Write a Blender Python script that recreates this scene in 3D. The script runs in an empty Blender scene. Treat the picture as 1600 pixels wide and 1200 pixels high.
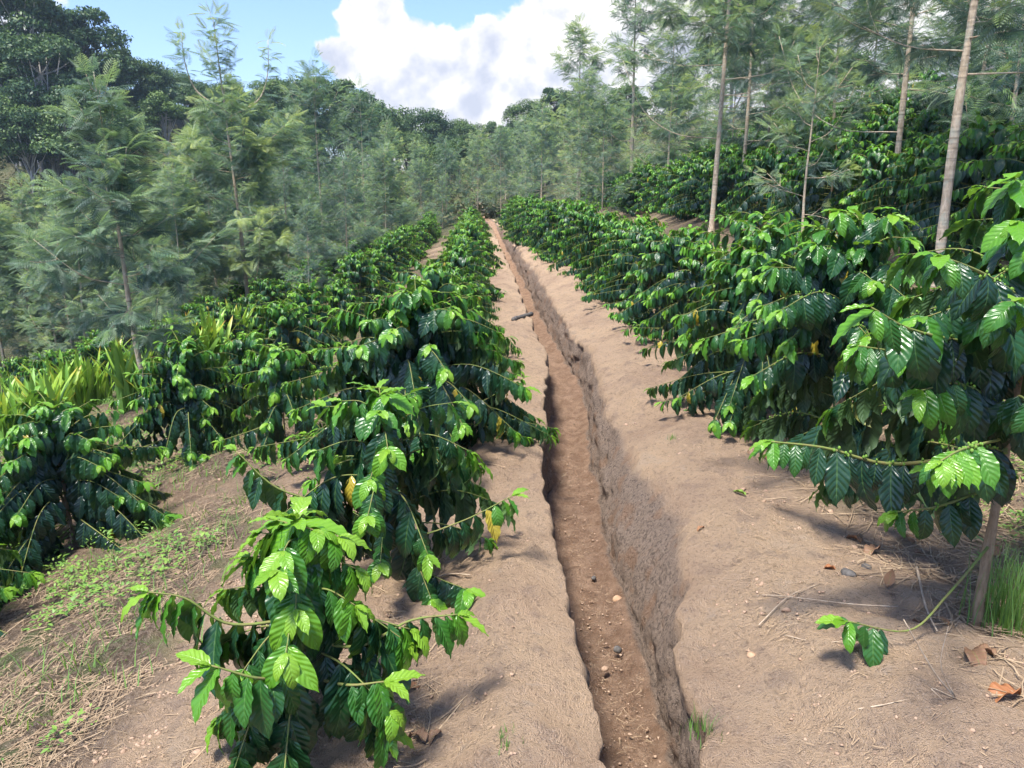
import bpy, math, random
import numpy as np
from math import radians, sin, cos, pi
rng = np.random.default_rng(7)
random.seed(7)
SC = bpy.context.scene
COL = SC.collection

# ------------------------------------------------------------------ camera
CAM_Z = 1.60; PITCH = radians(14.0); F = 1208.0
cam_d = bpy.data.cameras.new('camera'); cam = bpy.data.objects.new('camera', cam_d); COL.objects.link(cam)
cam.location = (0, 0, CAM_Z); cam.rotation_euler = (pi/2 - PITCH, 0, 0)
cam_d.sensor_width = 36; cam_d.lens = 36*F/1600; cam_d.clip_start = 0.05; cam_d.clip_end = 3000
SC.camera = cam

def ray(px, py):
    a, b = px-800, 600-py
    return np.array([a, F*cos(PITCH)+b*sin(PITCH), -F*sin(PITCH)+b*cos(PITCH)])
def pix(px, py, Y):
    r = ray(px, py); t = Y/r[1]
    return np.array([r[0]*t, Y, CAM_Z+r[2]*t])

# ------------------------------------------------------------------ noise
def _h(ix, iy, s):
    n = (ix*374761393 + iy*668265263 + s*974634777) & 0xffffffff
    n = ((n ^ (n >> 13))*1274126177) & 0xffffffff
    return ((n ^ (n >> 16)) & 0xffff)/65535.0
def vnoise(x, y, s=0):
    x = np.asarray(x, float); y = np.asarray(y, float)
    ix = np.floor(x).astype(np.int64); iy = np.floor(y).astype(np.int64)
    fx = x-ix; fy = y-iy; fx = fx*fx*(3-2*fx); fy = fy*fy*(3-2*fy)
    a = _h(ix, iy, s); b = _h(ix+1, iy, s); c = _h(ix, iy+1, s); d = _h(ix+1, iy+1, s)
    return (a*(1-fx)+b*fx)*(1-fy)+(c*(1-fx)+d*fx)*fy*1.0 - 0.5
def fbm(x, y, oct=4, s=0):
    r = 0; a = 1.0; f = 1.0
    for o in range(oct):
        r = r + a*vnoise(x*f+o*17.3, y*f-o*9.1, s+o); a *= .5; f *= 2.03
    return r
def sst(a, b, x):
    t = np.clip((x-a)/(b-a), 0, 1); return t*t*(3-2*t)

# ------------------------------------------------------------------ terrain
_yy = np.linspace(-8, 260, 2681)
_px = np.interp(_yy, [-8, 1.9, 2.85, 4.25, 5.6, 8.1, 10.9, 16.5, 23, 33, 45, 80, 260], [.25, .23, .22, .15, .24, .34, .16, -.05, -.35, -.8, -1.6, -5, -20])
_px = np.convolve(np.pad(_px, 5, mode='edge'), np.ones(11)/11, 'valid')
def xl(y): return np.interp(y, _yy, _px)
def trW(y): return np.interp(y, [0, 1.85, 2.45, 2.9, 3.5, 4.4, 6, 9, 13, 60], [.30, .32, .38, .54, .68, .58, .46, .46, .5, .5])
def base_h(x, y):
    x = np.asarray(x, float); y = np.asarray(y, float)
    s = x - xl(y)
    dl = np.maximum(0, -1.0-s)
    zl = -.29*dl + .06*np.minimum(dl, 1)
    zl = np.where(dl > 11, -3.0-.05*(np.minimum(dl, 40)-11), zl)
    dr = np.maximum(0, s-2.0)
    zr = .33*np.minimum(dr, 13) + .10*np.clip(dr-13, 0, 60)
    zr = zr + .13*sst(.40, 1.0, s)
    nr_ = 1-sst(20, 36, y)
    zl = zl + nr_*np.exp(-((s+.24)/.19)**2)*(.055+.10*fbm(x*1.1, y*1.1, 3, 92))
    zr = zr + nr_*np.exp(-((s-.95)/.42)**2)*(.02+.12*fbm(x*.95, y*.95, 3, 94))
    yk = np.maximum(y, 1)
    wl = sst(-.08, -.48, x/yk)
    z = zl+zr
    hill = wl*np.minimum(.40*np.maximum(0, y-60), 16) + (1-wl)*np.minimum(.07*np.maximum(0, y-48), 5)
    z = z + hill
    far = sst(8, 40, np.abs(x)+np.maximum(0, y-20)*.5)
    return z + far*.9*fbm(x*.06, y*.06, 3, 5) + .10*fbm(x*.5, y*.5, 2, 9)
def H(x, y): return float(base_h(x, y))
def at(px, py):
    r = ray(px, py); t = 0.0012
    while t < .2:
        p = r*t; p[2] += CAM_Z
        if p[2] < H(p[0], p[1]): return p
        t *= 1.01
    return p

# ------------------------------------------------------------------ mesh helpers
class MB:
    def __init__(s): s.v = []; s.f = []; s.a = []; s.uv = []; s.n = 0
    def add(s, v, faces, age=None, uv=None):
        v = np.asarray(v, float).reshape(-1, 3); k = len(v)
        s.v.append(v)
        for f in (faces if isinstance(faces, list) else [faces]):
            s.f.append(np.asarray(f, np.int64)+s.n)
        s.a.append(np.full(k, age if age is not None else .5) if np.ndim(age) == 0 else np.asarray(age).reshape(-1))
        s.uv.append(np.zeros((k, 2)) if uv is None else np.asarray(uv).reshape(-1, 2))
        s.n += k
    def build(s, name, mat, parent=None, smooth=True):
        me = bpy.data.meshes.new(name)
        if s.n:
            V = np.concatenate(s.v); A = np.concatenate(s.a); U = np.concatenate(s.uv)
            me.vertices.add(len(V)); me.vertices.foreach_set('co', V.astype(np.float32).ravel())
            li = np.concatenate([f.ravel() for f in s.f])
            tot = np.concatenate([np.full(len(f), f.shape[1]) for f in s.f])
            st = np.concatenate([[0], np.cumsum(tot)[:-1]])
            me.loops.add(len(li)); me.loops.foreach_set('vertex_index', li.astype(np.int32))
            me.polygons.add(len(tot)); me.polygons.foreach_set('loop_start', st.astype(np.int32))
            me.polygons.foreach_set('use_smooth', np.full(len(tot), smooth))
            me.update(calc_edges=True)
            uvl = me.uv_layers.new(name='UVMap'); uvl.data.foreach_set('uv', U[li].astype(np.float32).ravel())
            at_ = me.attributes.new('age', 'FLOAT', 'POINT'); at_.data.foreach_set('value', A.astype(np.float32))
        if mat: me.materials.append(mat)
        o = bpy.data.objects.new(name, me); COL.objects.link(o)
        if parent: o.parent = parent
        return o

def tag(o, label=None, cat=None, group=None, kind=None):
    if label: o['label'] = label
    if cat: o['category'] = cat
    if group: o['group'] = group
    if kind: o['kind'] = kind
    return o
def empty(name, loc, rz=0):
    o = bpy.data.objects.new(name, None); COL.objects.link(o); o.location = tuple(float(c) for c in loc); o.rotation_euler = (0, 0, rz)
    o.empty_display_size = .1
    return o
def dup(root, loc, rz, sc=1.0):
    r = root.copy(); COL.objects.link(r); r.location = tuple(float(c) for c in loc); r.rotation_euler = (0, 0, rz); r.scale = (sc, sc, sc)
    for ch in root.children:
        c = ch.copy(); COL.objects.link(c); c.parent = r
    return r

def nrm(v): v = np.asarray(v, float); return v/(np.linalg.norm(v, axis=-1, keepdims=True)+1e-9)
def tube(mb, P, R, sides=6, age=.5):
    P = np.asarray(P, float); n = len(P); R = np.broadcast_to(R, n)
    T = nrm(np.gradient(P, axis=0)); ref = np.array([.13, .97, .21]) if abs(T[0][2]) > .6 else np.array([0., 0, 1])
    A = nrm(np.cross(T, ref)); B = np.cross(T, A)
    th = np.linspace(0, 2*pi, sides, endpoint=False)
    V = P[:, None]+R[:, None, None]*(np.cos(th)[None, :, None]*A[:, None]+np.sin(th)[None, :, None]*B[:, None])
    i = np.arange(n-1)[:, None]*sides; j = np.arange(sides)[None]; k = (j+1) % sides
    q = np.stack([i+j, i+k, i+sides+k, i+sides+j], -1).reshape(-1, 4)
    mb.add(V.reshape(-1, 3), [q, np.arange(sides)[None, ::-1], (np.arange(sides)+(n-1)*sides)[None]], age)
def curve(P, n):
    P = np.asarray(P, float); t = np.linspace(0, len(P)-1, n)
    k = np.clip(t.astype(int), 0, len(P)-2); f = (t-k)[:, None]
    Q = np.vstack([2*P[0]-P[1], P, 2*P[-1]-P[-2]]); a, b, c, d = Q[k], Q[k+1], Q[k+2], Q[k+3]
    return .5*((2*b)+(c-a)*f+(2*a-5*b+4*c-d)*f**2+(3*b-a-3*c+d)*f**3)

# ------------------------------------------------------------------ coffee leaf templates
def leaf_template(seg, half, droop, wave, fold, veins=7, width=.40, side=0.0):
    t = np.linspace(0, 1, seg+1); w = np.sin(pi*np.clip(t, 0, 1)**.86)**.80
    w = w*(1-.72*sst(.80, 1.0, t)*1.0) * (t < 1)        # narrow drip tip
    w = np.where(t > .80, np.maximum(w, .10*(1-t)/.2), w)*width/2
    u = np.linspace(-1, 1, 2*half+1)
    X = u[None]*w[:, None]
    ang = droop*t**1.4                                   # arc along its length
    y = np.concatenate([[0], np.cumsum(np.cos((ang[1:]+ang[:-1])/2))/seg]); z = -np.concatenate([[0], np.cumsum(np.sin((ang[1:]+ang[:-1])/2))/seg])
    au = np.abs(u)[None]
    ph = (t[:, None]-.22*au)*veins*2*pi
    corr = wave*.55*np.cos(ph)*(au**.7)*np.sin(pi*t)[:, None]**.5
    rim = wave*1.1*np.sin(ph*.5+1.1*u[None]+2)*au**3
    Z = z[:, None]+(fold*au*w[:, None])+corr*.6+rim-.10*w[:, None]*au**2*1.5
    Yc = y[:, None]+0*X
    V = np.stack([X+side*(t**2)[:, None], Yc, Z], -1).reshape(-1, 3)
    m = 2*half+1; i = np.arange(seg)[:, None]*m; j = np.arange(2*half)[None]
    q = np.stack([i+j, i+j+1, i+m+j+1, i+m+j], -1).reshape(-1, 4)
    UV = np.stack([np.broadcast_to(u[None]*.5+.5, X.shape), np.broadcast_to(t[:, None], X.shape)], -1).reshape(-1, 2)
    return V, q, UV
TP = {
 0: [leaf_template(24, 3, d, .021, f, 8, w, s) for d, f, w, s in ((.8, .30, .43, .04), (1.1, .22, .38, -.05), (.5, .40, .46, .02), (1.4, .12, .42, .08), (.3, .6, .37, -.07))],
 1: [leaf_template(7, 1, d, .02, f, 3, w, s) for d, f, w, s in ((.7, .4, .44, .03), (1.1, .25, .42, -.04), (.4, .5, .46, 0))],
 2: [leaf_template(4, 1, d, .0, f, 3, w, 0) for d, f, w in ((.8, .4, .50), (.4, .5, .50))],
}
class Leaves:
    def __init__(s): s.p = []; s.d = []; s.up = []; s.L = []; s.a = []
    def add(s, p, d, up, L, a): s.p.append(p); s.d.append(d); s.up.append(up); s.L.append(L); s.a.append(a)
    def bake(s, mb, lod, sel=None):
        if not s.p: return
        P = np.array(s.p); D = nrm(np.array(s.d)); UP = np.array(s.up); L = np.array(s.L); A = np.array(s.a)
        A = np.where((rng.random(len(A)) < .012) & (A > .4), 1.5, A)
        S = nrm(np.cross(D, UP)); N = np.cross(S, D)
        k = rng.integers(0, len(TP[lod]), len(P))
        for ti, (V, q, UV) in enumerate(TP[lod]):
            m = k == ti
            if sel is not None: m &= sel(A)
            c = int(m.sum())
            if not c: continue
            W = P[m][:, None]+L[m][:, None, None]*(V[None, :, 0, None]*S[m][:, None]*rng.uniform(.9, 1.1, (c, 1, 1))+V[None, :, 1, None]*D[m][:, None]+V[None, :, 2, None]*N[m][:, None])
            Q = (q[None]+(np.arange(c)*len(V))[:, None, None]).reshape(-1, 4)
            mb.add(W.reshape(-1, 3), Q, np.repeat(A[m], len(V)), np.tile(UV, (c, 1)))

def leafy_branch(br, lv, P, r0, L, start=.25, step=.06, sides=5, age_hi=.95, tipyoung=True, vigor=1.0, berries=None, old=0.0):
    """P: polyline; leaves in opposite pairs, hanging; the tip carries the young bright ones"""
    C = curve(P, max(6, int(len(P)*5)))
    seg = np.linalg.norm(np.diff(C, axis=0), axis=1); cum = np.concatenate([[0], np.cumsum(seg)]); tot = cum[-1]
    tube(br, C, np.linspace(r0, r0*.35, len(C)), sides, .5)
    s = tot*start+random.uniform(0, step)
    up = np.array([0, 0, 1.])
    while s < tot:
        f = s/tot
        c = np.array([np.interp(s, cum, C[:, i]) for i in range(3)])
        c2 = np.array([np.interp(min(s+.02, tot), cum, C[:, i]) for i in range(3)])
        c1 = np.array([np.interp(max(s-.02, 0), cum, C[:, i]) for i in range(3)])
        b = nrm(c2-c1); sd = nrm(np.cross(b, up)+1e-6)
        rem = tot-s
        age = min(age_hi, .12+(.07 if sides > 4 else 0)+rem/(L*1.45)*.55+old)+random.uniform(-.10, .14)
        lf = L*min(1.0, .50+rem/(L*1.2)*.5)*random.uniform(.68, 1.18)
        for sg in (-1, 1):
            if random.random() < .06: continue
            k = random.uniform(.45, 1.0)+1.25*min(1, age)*random.uniform(.5, 1.3)
            d = sg*sd*random.uniform(.30, .75)+b*random.uniform(.20, .65)-up*k*vigor
            u2 = b*random.uniform(.3, 1.0)+sg*sd*random.uniform(.1, .7)+up*.55+np.array([random.uniform(-.4, .4), random.uniform(-.4, .4), 0])
            lv.add(c+sg*sd*r0*.8, d, u2, lf, min(1, max(.05, age)))
        if berries is not None and f > .1 and f < .75:
            for _ in range(random.randint(3, 6)): berries.append(c+np.array([random.uniform(-.012, .012) for _ in range(3)]))
        s += step*random.uniform(.8, 1.2)*(1 if rem > L else .75)
    if tipyoung:
        b = nrm(C[-1]-C[-3]); sd = nrm(np.cross(b, up)+1e-6)
        for sg in (-1, 1):
            lv.add(C[-1], b*.9+sg*sd*.45+up*random.uniform(-.7, .25), up+b*.3, L*random.uniform(.35, .6), random.uniform(.0, .14))
            lv.add(C[-1]-b*.02, b*.6+sg*sd*.6-up*random.uniform(.4, 1.2), up*.8+b*.7, L*random.uniform(.5, .8), random.uniform(.14, .36))
        lv.add(C[-1], b+up*.2, up, L*.22, 0)

def coffee_mesh(seed, Hh, Rr, L, lod, nodes=13, clear=.16, custom=(), lean=(0, 0), berry=False, r_stem=.014, skip=None, step=None, stems=1):
    random.seed(seed)
    st, br, lv = MB(), MB(), Leaves()
    berries = [] if berry else None
    for si in range(stems):
        off = np.array([random.uniform(-.5, .5)*Rr*.3*si, random.uniform(-.5, .5)*Rr*.3*si, 0])
        h = Hh*(1-.12*si)
        P = np.array([[0, 0, -.10], [0, 0, 0], off*.3+[lean[0]*.3, lean[1]*.3, h*.35], off*.8+[lean[0]*.7, lean[1]*.7, h*.7], off+[lean[0], lean[1], h*.97]])
        C = curve(P, 24)
        tube(st, C, np.linspace(r_stem, r_stem*.25, 24)*(1+.12*np.sin(np.arange(24)*2.3)), 9 if lod == 0 else 6)
        for i in range(nodes):
            f = i/(nodes-1); hz = clear*h+(h*.95-clear*h)*f
            o = np.array([np.interp(hz, C[:, 2], C[:, 0]), np.interp(hz, C[:, 2], C[:, 1]), hz])
            az = i*pi/2+random.uniform(-.35, .35)+seed
            for sg in (0, pi):
                a = az+sg+random.uniform(-.25, .25)
                if skip and skip(a % (2*pi), f): continue
                if f < .35 and random.random() < .25: continue
                ln = Rr*((1-f)**.50*.98+.16)*random.uniform(.72, 1.12)*(1 if f > .12 else .8)
                el = radians(2+58*f**1.3)+random.uniform(-.1, .12)
                dr = random.uniform(.42, .85)*(1-.45*f)*ln
                hd = np.array([cos(a), sin(a), 0])
                e = o+hd*ln*cos(el)+np.array([0, 0, ln*sin(el)-dr])
                m = o+hd*ln*.5*cos(el)+np.array([0, 0, ln*.5*sin(el)-dr*.22])
                if e[2] < .08: e[2] = random.uniform(.07, .16)
                leafy_branch(br, lv, [o, m, e], .0042 if lod == 0 else .005, L, (.12 if f > .3 else .25) if lod == 0 else .22, step or (L*.36 if lod < 2 else L*.5), 5 if lod == 0 else 3, berries=berries, old=.22*(1-f))
        # leader tip
        top = C[-1]
        for q in range(2):
            a = seed+q*pi/2
            for sg in (0, pi):
                hd = np.array([cos(a+sg), sin(a+sg), 0])
                lv.add(top+[0, 0, .01*q], hd*(.9-.25*q)+np.array([0, 0, -.15+.6*q]), np.array([0, 0, 1.])-hd*.2, L*(.85-.3*q), .14-.1*q)
    for cb in custom:
        leafy_branch(br, lv, cb['P'], cb.get('r', .006), cb.get('L', L), cb.get('start', .3), cb.get('step', L*.36), 6, cb.get('age', .95), berries=berries, vigor=cb.get('vigor', 1))
    return st, br, lv, berries

# ------------------------------------------------------------------ materials
def newmat(name):
    m = bpy.data.materials.new(name); m.use_nodes = True; nt = m.node_tree
    for n in list(nt.nodes): nt.nodes.remove(n)
    out = nt.nodes.new('ShaderNodeOutputMaterial'); return m, nt, out
class NT:
    def __init__(s, nt): s.nt = nt
    def n(s, t, **kw):
        nd = s.nt.nodes.new(t)
        for k, v in kw.items():
            if k.startswith('i_'):
                key = k[2:]; key = int(key) if key.isdigit() else key
                if isinstance(v, bpy.types.NodeSocket): s.nt.links.new(v, nd.inputs[key])
                else: nd.inputs[key].default_value = v
            else: setattr(nd, k, v)
        return nd
    def link(s, a, b): s.nt.links.new(a, b)
    def math(s, op, a, b=None, c=None, clamp=False):
        nd = s.nt.nodes.new('ShaderNodeMath'); nd.operation = op; nd.use_clamp = clamp
        for i, v in enumerate((a, b, c)):
            if v is None: continue
            if isinstance(v, bpy.types.NodeSocket): s.nt.links.new(v, nd.inputs[i])
            else: nd.inputs[i].default_value = v
        return nd.outputs[0]
    def mix(s, f, a, b, blend='MIX'):
        nd = s.nt.nodes.new('ShaderNodeMix'); nd.data_type = 'RGBA'; nd.blend_type = blend
        for i, v in ((0, f), (6, a), (7, b)):
            if isinstance(v, bpy.types.NodeSocket): s.nt.links.new(v, nd.inputs[i])
            else: nd.inputs[i].default_value = v if i == 0 else (*v, 1)
        return nd.outputs[2]
    def noise(s, scale, detail=4, rough=.55, vec=None, dist=0.0):
        nd = s.nt.nodes.new('ShaderNodeTexNoise'); nd.inputs['Scale'].default_value = scale; nd.inputs['Detail'].default_value = detail
        nd.inputs['Roughness'].default_value = rough; nd.inputs['Distortion'].default_value = dist
        if vec is not None: s.nt.links.new(vec, nd.inputs['Vector'])
        return nd.outputs['Fac']
    def ramp(s, f, stops):
        nd = s.nt.nodes.new('ShaderNodeValToRGB'); cr = nd.color_ramp
        while len(cr.elements) < len(stops): cr.elements.new(.5)
        for e, (p, c) in zip(cr.elements, stops): e.position = p; e.color = (*c, 1)
        s.nt.links.new(f, nd.inputs[0]); return nd.outputs[0]
    def mr(s, v, a, b, c=0.0, d=1.0, smooth=True):
        nd = s.nt.nodes.new('ShaderNodeMapRange'); nd.interpolation_type = 'SMOOTHSTEP' if smooth else 'LINEAR'
        s.nt.links.new(v, nd.inputs[0])
        for i, x in enumerate((a, b, c, d)): nd.inputs[i+1].default_value = x
        return nd.outputs[0]

def leaf_mat(name, stops, rough=.30, trans=.30, bump=.35, veins=8, under=(.07, .13, .045), tcol=(.30, .55, .04), spec=.5, rnd=.10):
    m, nt, out = newmat(name); N = NT(nt)
    age = N.n('ShaderNodeAttribute', attribute_name='age').outputs['Fac']  # on silver oak this carries painted light: bright tips, dark crown inside
    tc = N.n('ShaderNodeTexCoord'); oi = N.n('ShaderNodeObjectInfo')
    sep = N.n('ShaderNodeSeparateXYZ', i_0=tc.outputs['UV'])
    u, v = sep.outputs[0], sep.outputs[1]
    au = N.math('ABSOLUTE', N.math('SUBTRACT', u, .5))
    big = N.noise(3.0, 2, .5, tc.outputs['Object'])
    a2 = N.math('ADD', age, N.math('MULTIPLY', N.math('SUBTRACT', big, .5), .25))
    a2 = N.math('ADD', a2, N.math('MULTIPLY', N.math('SUBTRACT', oi.outputs['Random'], .5), rnd))
    col = N.ramp(a2, stops)
    rib = N.mr(au, 0.0, .045, 1.0, 0.0)
    ph = N.math('MULTIPLY', N.math('SUBTRACT', v, N.math('MULTIPLY', au, .44)), veins*2*pi)
    cs = N.math('COSINE', ph)
    vein = N.mr(cs, .90, 1.0, 0, .30)
    fine = N.noise(60, 3, .6, tc.outputs['Object'])
    lite = N.math('MAXIMUM', N.math('MULTIPLY', rib, .65), vein)
    col = N.mix(N.math('MULTIPLY', lite, .5), col, (.16, .30, .07))
    spot = N.mr(N.noise(22, 4, .7, tc.outputs['Object']), .68, .76, 0, .4)
    col = N.mix(N.math('MULTIPLY', spot, age), col, (.13, .11, .05))
    col = N.mix(N.mr(age, 1.2, 1.4, 0, .85), col, (.34, .27, .03))
    geo = N.n('ShaderNodeNewGeometry')
    colf = N.mix(N.math('MULTIPLY', geo.outputs['Backfacing'], .65), col, under)
    hgt = N.math('ADD', N.math('MULTIPLY', cs, -.5), N.math('ADD', N.math('MULTIPLY', rib, -1.0), N.math('MULTIPLY', fine, .35)))
    bp = N.n('ShaderNodeBump', i_Strength=bump, i_Distance=.004, i_Height=hgt)
    r = N.math('ADD', N.math('ADD', rough, N.math('MULTIPLY', geo.outputs['Backfacing'], .25)), N.math('MULTIPLY', N.math('SUBTRACT', fine, .5), .12))
    p = N.n('ShaderNodeBsdfPrincipled', i_Roughness=r); p.inputs['Specular IOR Level'].default_value = spec
    N.link(colf, p.inputs['Base Color']); N.link(bp.outputs[0], p.inputs['Normal'])
    tcc = N.mix(1.0, N.mix(.5, col, tcol, 'MIX'), (1, 1, 1), 'MULTIPLY')
    tr = N.n('ShaderNodeBsdfTranslucent', i_Color=tcc)
    fac = N.math('SUBTRACT', trans, N.math('MULTIPLY', age, trans*.75))
    mx = N.n('ShaderNodeMixShader', i_Fac=fac, i_1=p.outputs[0], i_2=tr.outputs[0])
    N.link(mx.outputs[0], out.inputs[0]); return m
COFFEE = leaf_mat('coffee_leaf', [(0, (.20, .37, .03)), (.14, (.11, .29, .018)), (.30, (.042, .155, .020)), (.52, (.013, .060, .020)), (1, (.008, .030, .023))], rough=.30, trans=.30, bump=.35)
GREV = leaf_mat('silver_oak_leaf', [(0, (.55, .62, .20)), (.25, (.27, .41, .16)), (.55, (.10, .205, .145)), (1, (.045, .115, .105))], rough=.5, trans=.38, bump=0, under=(.34, .40, .33), tcol=(.40, .55, .16), spec=.35, rnd=.38)  # ramp paints lit yellow-green tips and shaded crown insides into the leaf colour
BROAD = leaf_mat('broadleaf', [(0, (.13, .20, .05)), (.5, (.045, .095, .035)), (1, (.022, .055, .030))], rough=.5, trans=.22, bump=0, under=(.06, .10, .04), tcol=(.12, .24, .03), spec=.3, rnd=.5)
SCRUB = leaf_mat('scrub_leaf', [(0, (.20, .20, .08)), (.5, (.12, .12, .055)), (1, (.06, .075, .035))], rough=.6, trans=.2, bump=0, under=(.12, .12, .07), tcol=(.16, .20, .05), spec=.2)
STRAP = leaf_mat('strap_leaf', [(0, (.42, .16, .04)), (.12, (.52, .44, .05)), (.35, (.32, .48, .06)), (.7, (.19, .38, .05)), (1, (.12, .27, .04))], rough=.4, trans=.4, bump=.1, veins=1, under=(.14, .28, .05), tcol=(.4, .6, .05))
WEED = leaf_mat('weed_leaf', [(0, (.24, .38, .06)), (.5, (.13, .26, .045)), (1, (.06, .14, .03))], rough=.5, trans=.35, bump=.1, veins=3, under=(.10, .2, .05))

def bark_mat(name, c1, c2, scale=18, bump=.6, rings=0.0, c3=None):
    m, nt, out = newmat(name); N = NT(nt); tc = N.n('ShaderNodeTexCoord')
    mp = N.n('ShaderNodeMapping', i_Vector=tc.outputs['Object']); mp.inputs['Scale'].default_value = (1, 1, .35)
    n1 = N.noise(scale, 6, .65, mp.outputs[0]); n2 = N.noise(scale*.2, 3, .5, tc.outputs['Object'])
    col = N.mix(N.mr(n1, .3, .7), c1, c2)
    if c3: col = N.mix(N.mr(n2, .52, .62), col, c3)
    h = n1
    if rings:
        mp2 = N.n('ShaderNodeMapping', i_Vector=tc.outputs['Object']); mp2.inputs['Scale'].default_value = (.2, .2, 9)
        n3 = N.noise(3, 2, .5, mp2.outputs[0]); col = N.mix(N.mr(n3, .58, .68, 0, rings), col, tuple(.45*c for c in c1)); h = N.math('ADD', n1, n3)
    bp = N.n('ShaderNodeBump', i_Strength=bump, i_Distance=.01, i_Height=h)
    p = N.n('ShaderNodeBsdfPrincipled', i_Roughness=.85); N.link(col, p.inputs['Base Color']); N.link(bp.outputs[0], p.inputs['Normal'])
    p.inputs['Specular IOR Level'].default_value = .2
    N.link(p.outputs[0], out.inputs[0]); return m
BARK_C = bark_mat('coffee_bark', (.20, .14, .085), (.34, .26, .17), 60, .5)
TWIG = bark_mat('coffee_twig', (.20, .17, .07), (.15, .22, .05), 40, .3)
BARK_G = bark_mat('silver_oak_bark', (.36, .275, .19), (.60, .49, .36), 30, 1.0, .6, (.42, .39, .30))
BARK_D = bark_mat('dark_bark', (.07, .06, .05), (.14, .12, .10), 10, .8)
BARK_P = bark_mat('pale_bark', (.38, .34, .30), (.52, .48, .43), 6, .5)
DEAD = bark_mat('dry_stem', (.30, .22, .15), (.46, .38, .28), 50, .4)
ROT = bark_mat('rotten_wood', (.06, .055, .05), (.14, .13, .12), 25, 1.0)
BERRY = bark_mat('green_berry', (.10, .20, .03), (.16, .28, .05), 8, .05)
BROWN_LEAF = leaf_mat('brown_leaf', [(0, (.32, .13, .055)), (.5, (.24, .13, .07)), (1, (.16, .10, .07))], rough=.6, trans=.15, bump=.4, under=(.30, .18, .10), tcol=(.4, .15, .05), spec=.3)
STRAWM = leaf_mat('straw', [(0, (.50, .40, .27)), (.5, (.30, .21, .13)), (1, (.15, .10, .065))], rough=.8, trans=.05, bump=0, under=(.3, .22, .14), tcol=(.3, .2, .1), spec=.1)
CRUMB = bark_mat('soil_crumb', (.26, .17, .115), (.42, .30, .21), 30, .5)
STONE = bark_mat('ochre_stone', (.32, .19, .11), (.42, .28, .18), 20, .5)

def ground_material():
    m, nt, out = newmat('soil'); N = NT(nt); tc = N.n('ShaderNodeTexCoord'); O = tc.outputs['Object']
    zone = N.n('ShaderNodeAttribute', attribute_name='age').outputs['Fac']       # 0 bank, .5 trench wall, 1 trench floor
    uvn = N.n('ShaderNodeSeparateXYZ', i_0=tc.outputs['UV']); weedy, rough_ = uvn.outputs[0], uvn.outputs[1]
    n1 = N.noise(1.3, 5, .6, O); n2 = N.noise(9, 6, .65, O); n3 = N.noise(55, 5, .7, O); n4 = N.noise(220, 3, .6, O)
    bank = N.ramp(n1, [(.30, (.45, .305, .205)), (.48, (.59, .415, .275)), (.60, (.65, .46, .295)), (.75, (.61, .48, .36))])
    bank = N.mix(N.mr(n2, .50, .66, 0, .5), bank, (.33, .24, .185))
    bank = N.mix(N.mr(n2, .40, .30, 0, .5), bank, (.52, .41, .32))
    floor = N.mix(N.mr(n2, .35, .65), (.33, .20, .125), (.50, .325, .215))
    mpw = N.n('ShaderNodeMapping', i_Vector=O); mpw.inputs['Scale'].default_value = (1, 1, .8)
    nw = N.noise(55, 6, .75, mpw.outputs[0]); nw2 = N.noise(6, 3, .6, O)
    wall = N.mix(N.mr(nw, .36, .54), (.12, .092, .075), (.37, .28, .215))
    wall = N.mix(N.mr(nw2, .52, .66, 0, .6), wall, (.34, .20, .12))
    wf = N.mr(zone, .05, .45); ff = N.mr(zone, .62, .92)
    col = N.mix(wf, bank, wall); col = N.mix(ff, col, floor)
    litter = N.mix(N.mr(N.noise(45, 4, .7, O), .4, .62), (.13, .09, .06), (.33, .245, .17))
    litter = N.mix(N.mr(N.noise(4, 4, .6, O), .50, .62, 0, .7), litter, (.11, .16, .05))
    col = N.mix(weedy, col, litter)
    green = N.mix(N.mr(N.noise(.5, 5, .7, O), .35, .65), (.035, .058, .02), (.08, .085, .04))
    col = N.mix(rough_, col, green)
    vo = N.n('ShaderNodeTexVoronoi', i_Vector=O); vo.inputs['Scale'].default_value = 120; vo.inputs['Randomness'].default_value = 1
    peb = N.mr(vo.outputs['Distance'], .0, .32, 1, 0)
    sel = N.n('ShaderNodeSeparateXYZ', i_0=vo.outputs['Color']).outputs[0]
    col = N.mix(N.math('MULTIPLY', peb, N.mr(sel, .55, .75, 0, .5)), col, (.50, .39, .29))
    col = N.mix(N.mr(n3, .53, .64, 0, .42), col, (.17, .12, .09))
    col = N.mix(N.mr(n4, .44, .34, 0, .55), col, (.66, .53, .42))
    h = N.math('ADD', N.math('MULTIPLY', n3, 1.0), N.math('ADD', N.math('MULTIPLY', n4, .75), N.math('MULTIPLY', peb, .5)))
    h = N.math('ADD', h, N.math('MULTIPLY', N.math('MULTIPLY', nw, wf), 1.2)); h = N.math('ADD', h, N.math('MULTIPLY', n2, 1.5))
    bp = N.n('ShaderNodeBump', i_Strength=1.0, i_Distance=.035, i_Height=h)
    p = N.n('ShaderNodeBsdfPrincipled', i_Roughness=.95); N.link(col, p.inputs['Base Color']); N.link(bp.outputs[0], p.inputs['Normal'])
    p.inputs['Specular IOR Level'].default_value = .1
    N.link(p.outputs[0], out.inputs[0]); return m
SOIL = ground_material()

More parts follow.
